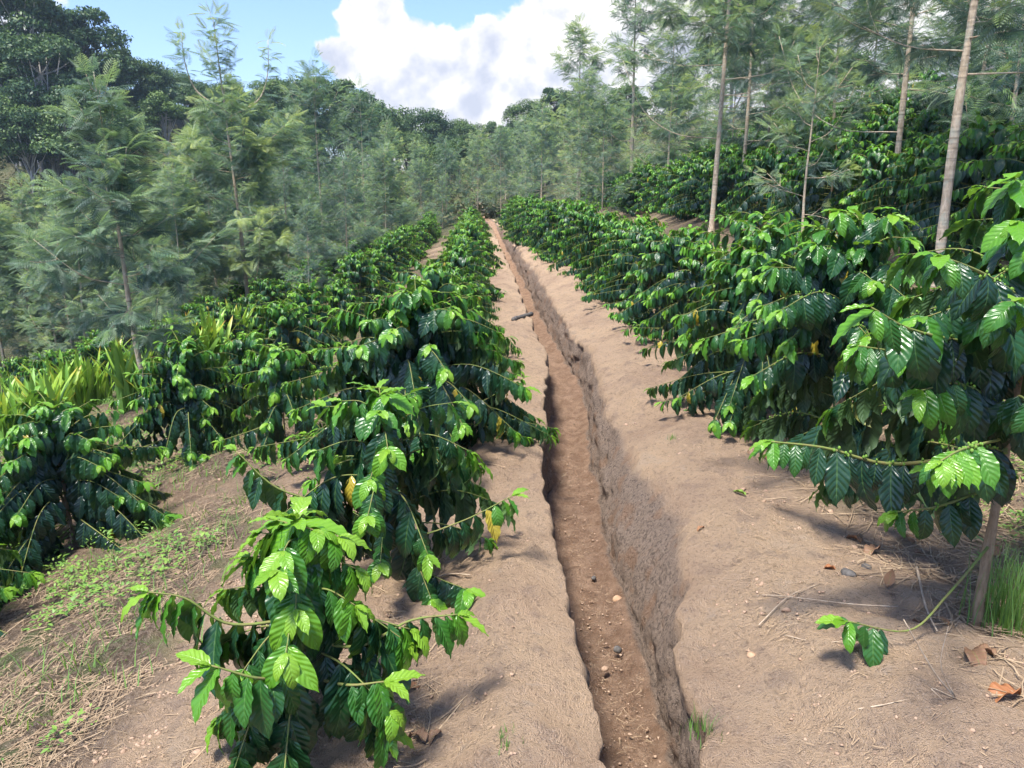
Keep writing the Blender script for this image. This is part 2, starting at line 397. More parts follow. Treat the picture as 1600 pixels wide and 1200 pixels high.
# ------------------------------------------------------------------ ground sheet with the trench
def weed_mask(x, y):
    s = x-xl(y)
    g = .55+.9*fbm(x*1.3, y*1.3, 3, 31)
    m = sst(-1.30, -1.72, s+.25*fbm(x*2, y*2, 3, 33))*np.clip(g+.3, .25, 1)
    r = sst(1.25, 1.8, s+.5*fbm(x*2, y*2, 3, 35))*.75*np.clip(g+.2, 0, 1)
    return np.clip(np.maximum(m, r), 0, 1)
def make_ground():
    ys = [-6.]
    while ys[-1] < 260:
        y = ys[-1]
        ys.append(y+(.12 if y < 1 else max(.017, .0046*y) if y < 45 else .0046*45*(1+(y-45)*.12)))
    ys = np.array(ys)
    left = np.concatenate([-np.geomspace(200, 12, 36), np.arange(-11.8, -4, .2), np.arange(-4, -.06, .026)])
    nlip, nw, nf = 5, 16, 16
    right = np.concatenate([np.arange(.02, 3.4, .026), np.arange(3.45, 12, .2), np.geomspace(12.1, 200, 36)])
    Y = ys[:, None]
    XL = xl(ys)+.055*fbm(ys*1.6, ys*0+3, 4, 41)+.018*fbm(ys*9, ys*0+3, 3, 40)*sst(-1, 1, ys)
    W = trW(ys)+.07*fbm(ys*1.3, ys*0+8, 4, 43)+.022*fbm(ys*8, ys*0+8, 3, 42)
    D = .46*(1-sst(34, 40, ys))+.05*fbm(ys*.7, ys*0, 3, 44)
    def lipz(x): return base_h(x, ys)
    cols = []; zone = []
    def push(x, z, zn): cols.append(np.stack([x, ys, z], -1)); zone.append(np.broadcast_to(zn, ys.shape))
    for s in left:
        x = XL+s; push(x, base_h(x, ys), 0.0)
    zL = base_h(XL, ys); foot = .02
    fl = -D
    for i in range(nlip):
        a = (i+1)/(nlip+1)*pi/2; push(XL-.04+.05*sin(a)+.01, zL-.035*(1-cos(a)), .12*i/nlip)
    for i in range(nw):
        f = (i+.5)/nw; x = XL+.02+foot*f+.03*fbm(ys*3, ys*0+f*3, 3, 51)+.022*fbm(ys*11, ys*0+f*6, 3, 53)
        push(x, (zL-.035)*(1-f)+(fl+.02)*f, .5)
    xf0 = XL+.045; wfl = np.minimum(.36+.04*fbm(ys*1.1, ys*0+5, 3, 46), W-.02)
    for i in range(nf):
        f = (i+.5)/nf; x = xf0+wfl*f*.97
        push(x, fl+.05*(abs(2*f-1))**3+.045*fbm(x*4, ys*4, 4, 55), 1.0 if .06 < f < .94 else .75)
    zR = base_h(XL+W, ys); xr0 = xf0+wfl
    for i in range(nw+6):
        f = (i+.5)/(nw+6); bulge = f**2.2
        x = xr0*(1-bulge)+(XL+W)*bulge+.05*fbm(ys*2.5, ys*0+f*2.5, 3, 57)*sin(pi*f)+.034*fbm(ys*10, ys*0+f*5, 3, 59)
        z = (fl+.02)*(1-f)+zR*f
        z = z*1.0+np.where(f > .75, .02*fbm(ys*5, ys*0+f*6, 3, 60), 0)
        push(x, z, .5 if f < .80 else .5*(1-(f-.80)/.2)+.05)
    for s in right:
        x = XL+W+s; push(x, base_h(x, ys), .12*max(0, 1-s/.12))
    V = np.stack(cols, 1); Z = np.stack(zone, 1)
    x, y, z = V[..., 0], V[..., 1], V[..., 2]
    nearf = 1-sst(14, 34, y)
    amp = (np.abs(Z-.5) > .3)*1.0*.6+.4
    z += amp*(.030*fbm(x*1.6, y*1.6, 3, 61)+nearf*(.022*fbm(x*5, y*5, 4, 63)+.018*fbm(x*22, y*22, 3, 65)+.028*np.abs(fbm(x*9+y*3, y*5, 3, 66)))+.02*nearf*np.minimum(0, fbm(x*2.4, y*2.4, 3, 75)+.1))
    # clods
    cl = np.maximum(0, fbm(x*9, y*9, 3, 67)-.18)*nearf*.05*amp*(.4+1.2*(vnoise(x*.8, y*.8, 68) > 0))
    z += cl
    dlip = np.exp(-(np.minimum(np.abs(x-XL[:, None]), np.abs(x-(XL+W)[:, None]))/.16)**2)*(Z < .2)*nearf
    z += dlip*(.035*fbm(x*3, y*3, 3, 69)+.028*fbm(x*9, y*9, 2, 70)+.012)
    V[..., 2] = z
    nr, nc = Z.shape
    i = np.arange(nr-1)[:, None]*nc; j = np.arange(nc-1)[None]
    q = np.stack([i+j, i+j+1, i+nc+j+1, i+nc+j], -1).reshape(-1, 4)
    s = x-xl(y); wm = weed_mask(x, y)*(Z < .05)
    rg = sst(24, 42, y+.5*np.abs(x))*(Z < .05)+0*z
    rg = np.maximum(rg, sst(-8.5, -11, s)*(Z < .05)); rg = np.maximum(rg, .7*sst(2.8, 6, s))
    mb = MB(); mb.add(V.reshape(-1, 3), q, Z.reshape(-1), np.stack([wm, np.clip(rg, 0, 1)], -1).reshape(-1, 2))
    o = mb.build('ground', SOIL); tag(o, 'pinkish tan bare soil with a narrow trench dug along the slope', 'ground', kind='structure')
make_ground()
def Hs(x, y): return base_h(x, y)+.030*fbm(np.asarray(x)*1.6, np.asarray(y)*1.6, 3, 61)

# ------------------------------------------------------------------ coffee bushes
GROUPC = 'coffee bushes planted in rows'
def coffee_thing(label, loc, seed, Hh, Rr, L, lod=0, group=GROUPC, **kw):
    loc = np.array([loc[0], loc[1], H(*loc[:2])])
    st, br, lv, be = coffee_mesh(seed, Hh, Rr, L, lod, **kw)
    root = empty('coffee_bush', loc); tag(root, label, 'coffee bush', group)
    st.build('stem', BARK_C, root); br.build('branches', TWIG, root)
    a = MB(); lv.bake(a, lod); a.build('foliage', COFFEE, root)
    if be:
        mb = MB(); th = np.linspace(0, 2*pi, 6, endpoint=False); ph = np.array([-.9, 0, .9])
        sp = np.array([[0, 0, -1.2]]+[[cos(p)*cos(t), cos(p)*sin(t), 1.2*sin(p)] for p in ph for t in th]+[[0, 0, 1.2]])
        f3 = [[0, 1+(k+1) % 6, 1+k] for k in range(6)]+[[19, 13+k, 13+(k+1) % 6] for k in range(6)]
        f4 = [[1+r*6+k, 1+r*6+(k+1) % 6, 7+r*6+(k+1) % 6, 7+r*6+k] for r in range(2) for k in range(6)]
        for p in be: mb.add(sp*random.uniform(.0035, .0055)+p, [np.array(f3), np.array(f4)])
        mb.build('berries', BERRY, root)
    return root
def loc3(x, y): return np.array([x, y, H(x, y)])
def rel(px, py, Y, base): return pix(px, py, Y)-base

# first row, left of the trench
bA = loc3(-.60, 1.95)
coffee_thing('small coffee bush with big drooping glossy leaves at the bottom edge, left of the trench', bA, 3, .71, .34, .195, nodes=18, clear=.30, step=.052,
    lean=(.0, .05), r_stem=.013, custom=[
    dict(P=[[0, 0, .42], rel(360, 975, 1.9, bA), rel(290, 935, 1.88, bA), rel(232, 925, 1.86, bA)], L=.185, start=.25, step=.045, r=.005),
    dict(P=[[0, 0, .30], rel(420, 1060, 1.72, bA), rel(330, 1040, 1.66, bA)], L=.19, start=.3, step=.045),
    dict(P=[[0, 0, .36], rel(560, 1010, 1.95, bA), rel(640, 970, 1.98, bA), rel(715, 960, 2.0, bA)], L=.185, start=.25, step=.048, r=.006),
    dict(P=[[0, 0, .24], rel(540, 1070, 1.85, bA), rel(600, 1065, 1.82, bA)], L=.19, start=.35, step=.045)])
bB = loc3(-.50, 3.0)
coffee_thing('coffee bush with one long leafy branch reaching right towards the trench', bB, 5, .82, .52, .185, nodes=18, clear=.26, step=.050, lean=(-.03, 0), custom=[
    dict(P=[[0, 0, .36], rel(640, 835, 2.95, bB), rel(720, 815, 2.95, bB), rel(800, 775, 2.95, bB)], L=.17, start=.2, step=.052, r=.006),
    dict(P=[[0, 0, .30], rel(450, 770, 2.9, bB), rel(368, 705, 2.9, bB)], L=.15, start=.35, step=.055)])
bC = loc3(-.58, 4.65)
coffee_thing('broad domed coffee bush, third from the camera in the row left of the trench', bC, 8, 1.0, .84, .17, nodes=22, clear=.18, step=.046, stems=3, custom=[
    dict(P=[[0, 0, .35], rel(720, 640, 4.5, bC), rel(820, 590, 4.6, bC)], L=.09, start=.35, step=.05)])
bC2 = loc3(-1.62, 5.25)
coffee_thing('low coffee bush with drooping dark leaves just left of the broad domed bush', bC2, 11, .72, .45, .155, nodes=15, clear=.22, step=.05)
# second row left
coffee_thing('coffee bush cut off by the left edge in the second row down the slope', (-2.75, 3.25), 14, .76, .55, .15, nodes=18, clear=.12, step=.048, stems=2)
coffee_thing('spreading glossy coffee bush beside the weedy strip at the left', (-2.62, 4.25), 17, .85, .74, .150, nodes=20, clear=.12, step=.046, stems=3)
coffee_thing('coffee bush with a dark hollow centre between the weedy strip and yellow strap plants', (-2.50, 5.75), 21, .90, .60, .145, nodes=20, clear=.14, step=.046, stems=2)
# first row, right of the trench
bR = loc3(1.62, 2.42)
coffee_thing('tallest coffee bush with large blue-green leaves and a bare pale trunk at the right edge', bR, 24, 1.46, .90, .22, nodes=23, clear=.34, step=.056, r_stem=.024, berry=True, lean=(.10, .12), stems=1,
    skip=lambda a, f: (f < .42 and 2.4 < a < 5.7), custom=[
    dict(P=[[.03, .03, .62], rel(1400, 725, 2.40, bR), rel(1290, 700, 2.35, bR), rel(1205, 690, 2.32, bR)], L=.165, start=.2, step=.055, r=.008),
    dict(P=[[.04, .04, .66], rel(1510, 700, 1.85, bR), rel(1470, 720, 1.62, bR)], L=.13, start=.55, step=.07, r=.005, age=.16),
    dict(P=[[0, 0, .28], rel(1480, 930, 2.3, bR), rel(1420, 985, 2.2, bR), rel(1320, 970, 2.12, bR)], L=.165, start=.74, step=.05, r=.0055),
    dict(P=[[.05, .05, .75], rel(1500, 600, 2.2, bR), rel(1440, 610, 2.1, bR)], L=.19, start=.15, step=.055, r=.006),
    dict(P=[[.05, .05, .85], rel(1460, 560, 2.4, bR), rel(1340, 540, 2.35, bR)], L=.19, start=.15, step=.055, r=.006),
    dict(P=[[.05, .05, .70], rel(1590, 620, 2.15, bR), rel(1620, 640, 2.05, bR)], L=.18, start=.2, step=.055, r=.006),
    dict(P=[[.05, .05, .60], rel(1530, 700, 2.2, bR), rel(1470, 730, 2.12, bR)], L=.18, start=.2, step=.055, r=.006),
    dict(P=[[.05, .05, 1.0], rel(1560, 480, 2.15, bR), rel(1590, 470, 2.0, bR)], L=.19, start=.15, step=.055, r=.006),
    dict(P=[[.03, .03, .50], rel(1470, 790, 2.35, bR), rel(1400, 800, 2.3, bR)], L=.17, start=.3, step=.055, r=.006),
    dict(P=[[.05, .05, .95], rel(1440, 520, 2.1, bR), rel(1360, 480, 2.0, bR)], L=.185, start=.2, step=.07, r=.007),
    dict(P=[[.05, .05, 1.1], rel(1540, 430, 2.1, bR), rel(1470, 400, 1.95, bR)], L=.18, start=.2, step=.07, r=.007)])
coffee_thing('bushy coffee bush with pale new leaf tips, second from the camera right of the trench', (1.66, 3.75), 27, 1.36, .80, .185, nodes=25, clear=.20, step=.052, stems=2, berry=True, r_stem=.02, skip=lambda a, f: (f < .40 and 2.4 < a < 5.7))
coffee_thing('coffee bush with bright drooping tips hanging over the bare bank, third right of the trench', (1.64, 5.0), 31, 1.28, .66, .155, nodes=24, clear=.14, step=.050, stems=2, r_stem=.018)

# repeats in the rows: a few kinds, copied
protos = []
for k, (h, r, l, nd, stn) in enumerate(((1.0, .70, .135, 20, 2), (1.05, .66, .13, 21, 2), (.92, .74, .135, 19, 3), (1.1, .68, .14, 20, 2), (1.0, .76, .13, 20, 3))):
    protos.append((40+k, h, r, l, nd, stn))
proto_obj = [None]*len(protos)
ORD = 'first second third fourth fifth sixth seventh eighth ninth tenth eleventh twelfth thirteenth fourteenth fifteenth'.split()
def place_row(off, y0, y1, dy, sc, rowname, first, jit=.12, cut=12, far_lab=None):
    y = y0; i = first; k = 0
    while y < y1:
        yy = y+random.uniform(-jit, jit); x = float(xl(yy))+off+random.uniform(-jit, jit)-(.38*float(sst(9, 24, yy)) if 1 < off < 2 else 0)+(.16*float(sst(22, 34, yy)) if -1 < off < 0 else 0)
        pi_ = random.randrange(len(protos)); s = sc*random.uniform(.85, 1.15)
        rz = random.uniform(0, 6.28)
        rr = ray(800, 600)
        if abs(x)/max(yy, .1) < .74:
            if proto_obj[pi_] is None:
                sd, h, r, l, nd, stn = protos[pi_]
                stt = random.getstate()
                o = coffee_thing('x', (x, yy), sd, h, r, l, lod=1, nodes=nd, clear=.13, stems=stn, step=l*.40)
                random.setstate(stt)
                proto_obj[pi_] = o; o.rotation_euler = (0, 0, rz); o.scale = (s, s, s)
            else: o = dup(proto_obj[pi_], (x, yy, H(x, yy)), rz, s)
            if k < cut: lab = f'{ORD[i]} coffee bush from the camera in the {rowname}'
            else: lab = far_lab or f'small coffee bush in the far hazy stretch of the {rowname}'
            tag(o, lab, 'coffee bush', GROUPC)
            i += 1; k += 1
        y += dy*random.uniform(.93, 1.07)
random.seed(101)
place_row(-.86, 6.35, 36, 1.32, .86, 'row just left of the trench', 3, cut=8)
place_row(-2.75, 7.2, 37, 1.30, .90, 'second row left of the trench', 3, cut=8)
place_row(-4.9, 10.5, 36, 1.25, .88, 'third row left of the trench', 0, cut=6)
place_row(-7.0, 11.5, 34, 1.35, .85, 'fourth row left of the trench', 0, cut=6)
place_row(-9.0, 13.5, 32, 1.45, .85, 'fifth row left of the trench', 0, cut=6)
place_row(1.60, 6.2, 38, 1.15, 1.12, 'row just right of the trench', 3, cut=8)
place_row(4.75, 7.3, 38, 1.2, 1.22, 'second row up the right slope', 0, cut=8)
place_row(6.9, 9.6, 38, 1.3, 1.25, 'third row up the right slope', 0, cut=8)
place_row(9.1, 12.4, 36, 1.4, 1.25, 'fourth row up the right slope', 0, cut=7)
place_row(11.3, 15.5, 36, 1.5, 1.25, 'fifth row up the right slope', 0, cut=6)

# ------------------------------------------------------------------ silver oak (fern-leaved shade tree)
def frond_template(np_, droop, lob=True, sweep=.9):
    V = []; Fc = []; UV = []
    t = np.linspace(.0, 1, 9); ang = droop*t; yy = np.concatenate([[0], np.cumsum(np.cos(ang[1:]))/8]); zz = -np.concatenate([[0], np.cumsum(np.sin(ang[1:]))/8])
    def pt(f): return np.array([0, np.interp(f, t, yy), np.interp(f, t, zz)])
    def tri(a, b, c): k = len(V); V.extend([a, b, c]); Fc.append([k, k+1, k+2])
    for f0, f1 in ((0, .5), (.5, 1)):
        tri(pt(f0)+[-.006, 0, 0], pt(f0)+[.006, 0, 0], pt(f1))
    for i in range(np_):
        f = .12+.84*i/(np_-1); L = .44*sin(pi*min(1, .18+.78*f))**.8*(1.05-.35*f)
        o = pt(f)
        for sg in (-1, 1):
            d = nrm(np.array([sg*sin(sweep), cos(sweep), -.25])); s = np.array([d[1], -d[0], 0])*sg
            w = .017
            e = o+d*L+np.array([0, 0, -.12*L]); mid = o+d*L*.45
            tri(o, mid+s*w, e); tri(o, e, mid-s*w)
            if lob:
                for q, l2 in ((.35, .55), (.62, .38)):
                    b = o+d*L*q
                    for s2 in (-1, 1):
                        tip = b+(d*.75+s*s2*.75)*L*l2*.62+np.array([0, 0, -.03])
                        tri(b-d*.008, b+d*.012, tip)
    V = np.array(V); return V, np.array(Fc)
FR = {0: [frond_template(9, dd, True, sw) for dd, sw in ((.5, .9), (.9, .8), (.2, 1.0))],
      1: [frond_template(8, dd, False, sw) for dd, sw in ((.6, .9), (.9, .75), (.25, 1.0))]}
def bake_fronds(mb, lst, lod):
    P = np.array([a[0] for a in lst]); D = nrm(np.array([a[1] for a in lst])); L = np.array([a[2] for a in lst]); A = np.array([a[3] for a in lst])
    UP = np.array([0, 0, 1.])+rng.uniform(-.5, .5, (len(P), 3)); S = nrm(np.cross(D, UP)); N = np.cross(S, D)
    k = rng.integers(0, 3, len(P))
    for ti, (V, q) in enumerate(FR[lod]):
        m = k == ti; c = int(m.sum())
        if not c: continue
        W = P[m][:, None]+L[m][:, None, None]*(V[None, :, 0, None]*S[m][:, None]+V[None, :, 1, None]*D[m][:, None]+V[None, :, 2, None]*N[m][:, None])
        Q = (q[None]+(np.arange(c)*len(V))[:, None, None]).reshape(-1, 3)
        mb.add(W.reshape(-1, 3), Q, np.repeat(A[m], len(V)), np.tile([[.2, .3]], (c*len(V), 1)))
def silver_oak(label, loc, seed, Ht, cs, spread, rad, lod=0, flen=.27, dens=1.0, lean=(0, 0), low=0, spires=(), group='fern-leaved shade trees', nstep=.20, taper=.55):
    random.seed(seed); tr, br, fr = MB(), MB(), []
    P = curve([[0, 0, -.2], [0, 0, 0], [lean[0]*.25+.04*random.uniform(-1, 1), lean[1]*.25, Ht*.3], [lean[0]*.6, lean[1]*.6+.05*random.uniform(-1, 1), Ht*.65], [lean[0], lean[1], Ht]], 40)
    tube(tr, P, rad*(1-np.linspace(0, 1, 40)**1.1*.90)*(1+.22*vnoise(np.arange(40)*.9, np.zeros(40)+seed, 5))*(1+.5*np.exp(-np.maximum(0, P[:, 2])/.15)), 10 if lod == 0 else 6)
    def axis(z): return np.array([np.interp(z, P[:, 2], P[:, i]) for i in range(3)])
    def spray(C, start, step, L):
        seg = np.linalg.norm(np.diff(C, axis=0), axis=1); cum = np.concatenate([[0], np.cumsum(seg)]); tot = cum[-1]
        s = tot*start
        while s <= tot:
            c = np.array([np.interp(s, cum, C[:, i]) for i in range(3)]); b = nrm(np.array([np.interp(min(s+.05, tot+.01), cum, C[:, i]) for i in range(3)])-np.array([np.interp(max(0, s-.05), cum, C[:, i]) for i in range(3)]))
            a = random.uniform(0, 2*pi); o = nrm(np.array([cos(a), sin(a), random.uniform(-.5, .5)]))
            f = s/tot
            d = b*random.uniform(.3, .9)+o*.9+np.array([0, 0, random.uniform(-.65, .15)])
            fr.append((c, d, L*random.uniform(.75, 1.15)*(1-.25*f*(random.random())), min(1, max(0, .95-.70*f**1.6+random.uniform(-.2, .15)))))  # last value is painted light: lit tips pale, shaded inner fronds dark
            s += step/dens*random.uniform(.6, 1.4)
        b = nrm(C[-1]-C[-2])
        for q in range(3):
            fr.append((C[-1], b+np.array([random.uniform(-.5, .5), random.uniform(-.5, .5), random.uniform(-.1, .4)]), L*random.uniform(.6, .95), random.uniform(0, .4)))
    z = cs; i = 0
    while z < Ht-.15:
        f = (z-cs)/(Ht-cs); a = i*2.4+random.uniform(-.5, .5)
        ln = spread*((1-f)**taper*1.0+.10)*random.uniform(.55, 1.1)
        if f < .10: ln *= random.uniform(.6, .9)
        if spires and f > .60: ln *= .42; z += .12
        el = radians(random.uniform(-12, 18)+48*f**.9); o = axis(z); hd = np.array([cos(a), sin(a), 0])
        m = o+hd*ln*.5*cos(el)+np.array([0, 0, ln*.5*sin(el)*.7]); e = o+hd*ln*cos(el*1.1)+np.array([0, 0, ln*sin(el)*1.25+.15*ln*random.uniform(-.5, 1)])
        C = curve([o, m, e], 9); tube(br, C, np.linspace(max(.005, rad*.15*(1-f*.5)), .003, 9), 5 if lod == 0 else 3)
        thin = bool(spires) and f > .60
        spray(C, .25, .11 if thin else .055 if lod == 0 else .07, flen*(1.15 if thin else 1))
        for q in range(0 if thin else random.randint(2, 4) if ln > .5 else 1):
            t = random.uniform(.25, .85); s = C[int(t*8)]; a2 = a+random.choice((-1, 1))*random.uniform(.5, 1.1); l2 = ln*random.uniform(.25, .5)
            e2 = s+np.array([cos(a2)*l2, sin(a2)*l2, l2*random.uniform(-.05, .8)])
            C2 = curve([s, (s+e2)/2+[0, 0, -.05*l2], e2], 6); tube(br, C2, np.linspace(.005, .002, 6), 4 if lod == 0 else 3)
            spray(C2, .15, .055 if lod == 0 else .07, flen*.95)
        z += nstep*random.uniform(.6, 1.4)*(1-.35*f); i += 1
    for q in range(low):                                     # bare thin lower limbs that curve up
        z = cs*random.uniform(.45, .95); a = random.uniform(0, 2*pi); o = axis(z); l = random.uniform(.5, 1.1)*spread; hd = np.array([cos(a), sin(a), 0])
        C = curve([o, o+hd*l*.45+[0, 0, .05*l], o+hd*l*.8+[0, 0, .30*l], o+hd*l+[0, 0, .75*l]], 12); tube(br, C, np.linspace(rad*.15, .004, 12), 5)
        spray(C, .72, .05, flen)
    for (dx, zt) in spires:
        o = axis(zt-1.9); C = curve([o, o+[dx*.7, .1, .45], o+[dx*.95, .15, 1.1], o+[dx, .2, 1.9]], 16); tube(br, C, np.linspace(.026, .006, 16), 5)
        spray(C, .35, .085, flen*1.05)
    C = P[-10:]; spray(C, .0, .11 if spires else .05, flen*(1.15 if spires else 1))
    root = empty('silver_oak_tree', loc); tag(root, label, 'tree', group)
    tr.build('trunk', BARK_G, root); br.build('branches', BARK_G, root)
    mb = MB(); bake_fronds(mb, fr, lod); mb.build('crown', GREV, root)
    return root
def on(x, y): return (x, y, H(x, y))
def onp(px, py): p = at(px, py); return (p[0], p[1], H(p[0], p[1]))
def tall(p, px, ytop): return float(pix(px, ytop, p[1])[2]-p[2])
pT1, pT3, pT4 = onp(232, 640), onp(140, 575), onp(8, 575)
print('T', pT1, tall(pT1, 200, 80))
T1 = silver_oak('ferny shade tree with a thin straight trunk standing behind the yellow strap plants', pT1, 201, tall(pT1, 200, 95)-.1, .98, 1.25, .050, 0, .34, 1.9, (-.22, .1), 1, nstep=.14, taper=1.1)
p2 = onp(390, 492)
T2 = silver_oak('tallest ferny tree on the left with three feathery spires against the blue sky', p2, 202, tall(p2, 370, 5)-.3, 1.0, 2.4, .075, 0, .44, 2.1, (-.3, 0), 2, spires=((-1.0, tall(p2, 310, 45)), (1.15, tall(p2, 440, 60))), nstep=.17)
T3 = silver_oak('short grey-green ferny tree between the left edge and the thin straight trunk', pT3, 203, tall(pT3, 130, 330), .6, 1.7, .05, 0, .34, 2.0, (.1, 0), 1)
T4 = silver_oak('pale green ferny tree cut off by the left edge of the view', pT4, 204, tall(pT4, 10, 300), .5, 1.6, .05, 0, .34, 2.0, (0, 0), 1)
# right hand trees
TR1 = silver_oak('slender pale trunk with curved bare lower limbs, nearest left of the two thick right trunks', (3.95, 15.6, H(3.95, 15.6)), 211, 8.4, 2.9, 2.1, .070, 0, .36, 1.5, (.16, 0), 3, nstep=.20)
TR3 = silver_oak('thickest pale trunk rising behind the tall bush near the right edge', (4.08, 7.45, H(4.08, 7.45)), 213, 6.2, 1.9, 2.0, .062, 0, .28, 1.9, (.13, .1), 0, nstep=.16)
TR2 = silver_oak('straight pale trunk just left of the thickest trunk on the right', (5.75, 12.0, H(5.75, 12)), 212, 7.0, 1.7, 2.2, .063, 0, .32, 1.7, (-.05, 0), 1, nstep=.18)
TR4 = silver_oak('thin pale trunk with an open feathery top rising beside the white cloud', (4.55, 30.5, H(4.55, 30.5)), 214, 8.6, 2.8, 2.0, .10, 0, .45, .9, (-.1, 0), 3, nstep=.32)
TR5 = silver_oak('young leafy ferny sapling in the gap between the two rows on the right slope', (4.15, 11.2, H(4.15, 11.2)), 215, 2.7, .5, .9, .03, 0, .24, 1.3, (0, 0), 0)
TR6 = silver_oak('feathery tree with rounded top at the right end of the white cloud', (3.0, 36.5, H(3, 36.5)), 216, 7.6, 2.0, 2.2, .09, 0, .50, 1.0, (0, 0), 2, nstep=.32)
TR7 = silver_oak('ferny tree standing behind the slender trunk with curved limbs', (5.6, 19.5, H(5.6, 19.5)), 217, 6.3, 1.4, 2.1, .07, 0, .36, 1.2, (0, 0), 2, nstep=.24)
# repeats: fern-leaved trees across the plot
gp = [silver_oak('x', (0, 0, 0), 230+k, h, c, s, .06, 1, .44, 1.15, (random.uniform(-.2, .2), 0), 1, nstep=.21) for k, (h, c, s) in enumerate(((5.6, .6, 1.8), (6.4, .8, 2.0), (4.8, .45, 1.7), (7.2, 1.1, 2.1)))]
used = [False]*4
GL = 'ferny tree in the dense grove down the left slope'
spots = []
# px of crown centre, Y, height
left_sp = [(505, 29, -115, 'pointed ferny tree right of the three-spired tree, its tip touching the sky'), (448, 25, -190, 'ferny tree directly behind the right side of the three-spired tree'),
 (572, 33, -155, 'light green ferny tree on the grove edge below the dark dome-shaped skyline tree'), (610, 38, -200, 'ferny tree at the right end of the left grove, above the far coffee rows'),
 (540, 22, -250, 'lower ferny tree in front of the pointed one, above the coffee rows'), (330, 26, -225, 'ferny tree between the thin-trunk tree and the three-spired tree'),
 (275, 19, -265, 'ferny tree right behind the thin-trunk tree'), (60, 21, -290, 'pale ferny tree below the brown scrub slope at far left'), (600, 28, -240, 'ferny tree overhanging the end of the third coffee row'),
 (660, 46, -225, 'small distant ferny tree left of the far end of the trench'), (475, 17, -330, 'short ferny tree beside the second coffee row, right of the three-spired trunk')]
for (px, Y, h, lb) in left_sp:
    x = (px-800)/F*Y*.98; spots.append((x, Y, h, lb))
random.seed(55)
for k in range(58):
    Y = random.uniform(19, 62); px = random.uniform(-40, 300 if Y < 25 else 700); x = (px-800)/F*Y
    spots.append((x, Y, -random.uniform(315, 380) if px < 160 else -random.uniform(285, 350) if px < 320 else -random.uniform(230, 340) if px < 460 else -random.uniform(215, 310), GL))
for k in range(12):
    Y = random.uniform(44, 64); px = random.uniform(690, 860); x = (px-800)/F*Y
    spots.append((x, Y, random.uniform(3.6, 5.2), 'distant ferny tree beyond the far end of the trench'))
right_sp = [(905, 33, 6.2, 'ferny tree over the far coffee bushes right of the trench end'), (845, 44, 6.4, 'distant ferny tree just right of the trench end'), (940, 24.5, 4.6, 'low ferny tree left of the open feathery trunk'),
 (1040, 26, 6.6, 'ferny tree between the open feathery trunk and the slender pale trunk'), (1190, 21, 7.2, 'dense ferny tree right of the slender pale trunk'), (1290, 19, 6.6, 'ferny tree midway between the slender and straight pale trunks'),
 (1340, 27, 7.6, 'tall ferny tree high up the right slope'), (1500, 15.5, 6.0, 'ferny tree behind the thickest pale trunk'), (1580, 19, 7.0, 'ferny tree at the top right corner'), (1560, 10.8, 5.0, 'ferny tree overhanging the coffee row at the right edge')]
for (px, Y, h, lb) in right_sp: spots.append(((px-800)/F*Y*.98, Y, h*.86, lb))
for k in range(12):
    Y = random.uniform(26, 46); px = random.uniform(900, 1600); x = (px-800)/F*Y
    spots.append((x, Y, random.uniform(3.8, 5.2), 'ferny tree in the grove on top of the right slope'))
base_hh = (5.6, 6.4, 4.8, 7.2)
for i, (x, Y, h, lb) in enumerate(spots):
    k = i % 4 if i < 4 else random.randrange(4)
    if h < 0: h = min(8.5, max(2.2, float(pix(800+x/Y*F, -h, Y)[2])-H(x, Y)))
    s = h/base_hh[k]; rz = random.uniform(0, 6.28)
    if not used[k]: o = gp[k]; used[k] = True; o.location = on(x, Y); o.rotation_euler = (0, 0, rz); o.scale = (s, s, s)
    else: o = dup(gp[k], on(x, Y), rz, s)
    tag(o, lb, 'tree', 'fern-leaved shade trees')

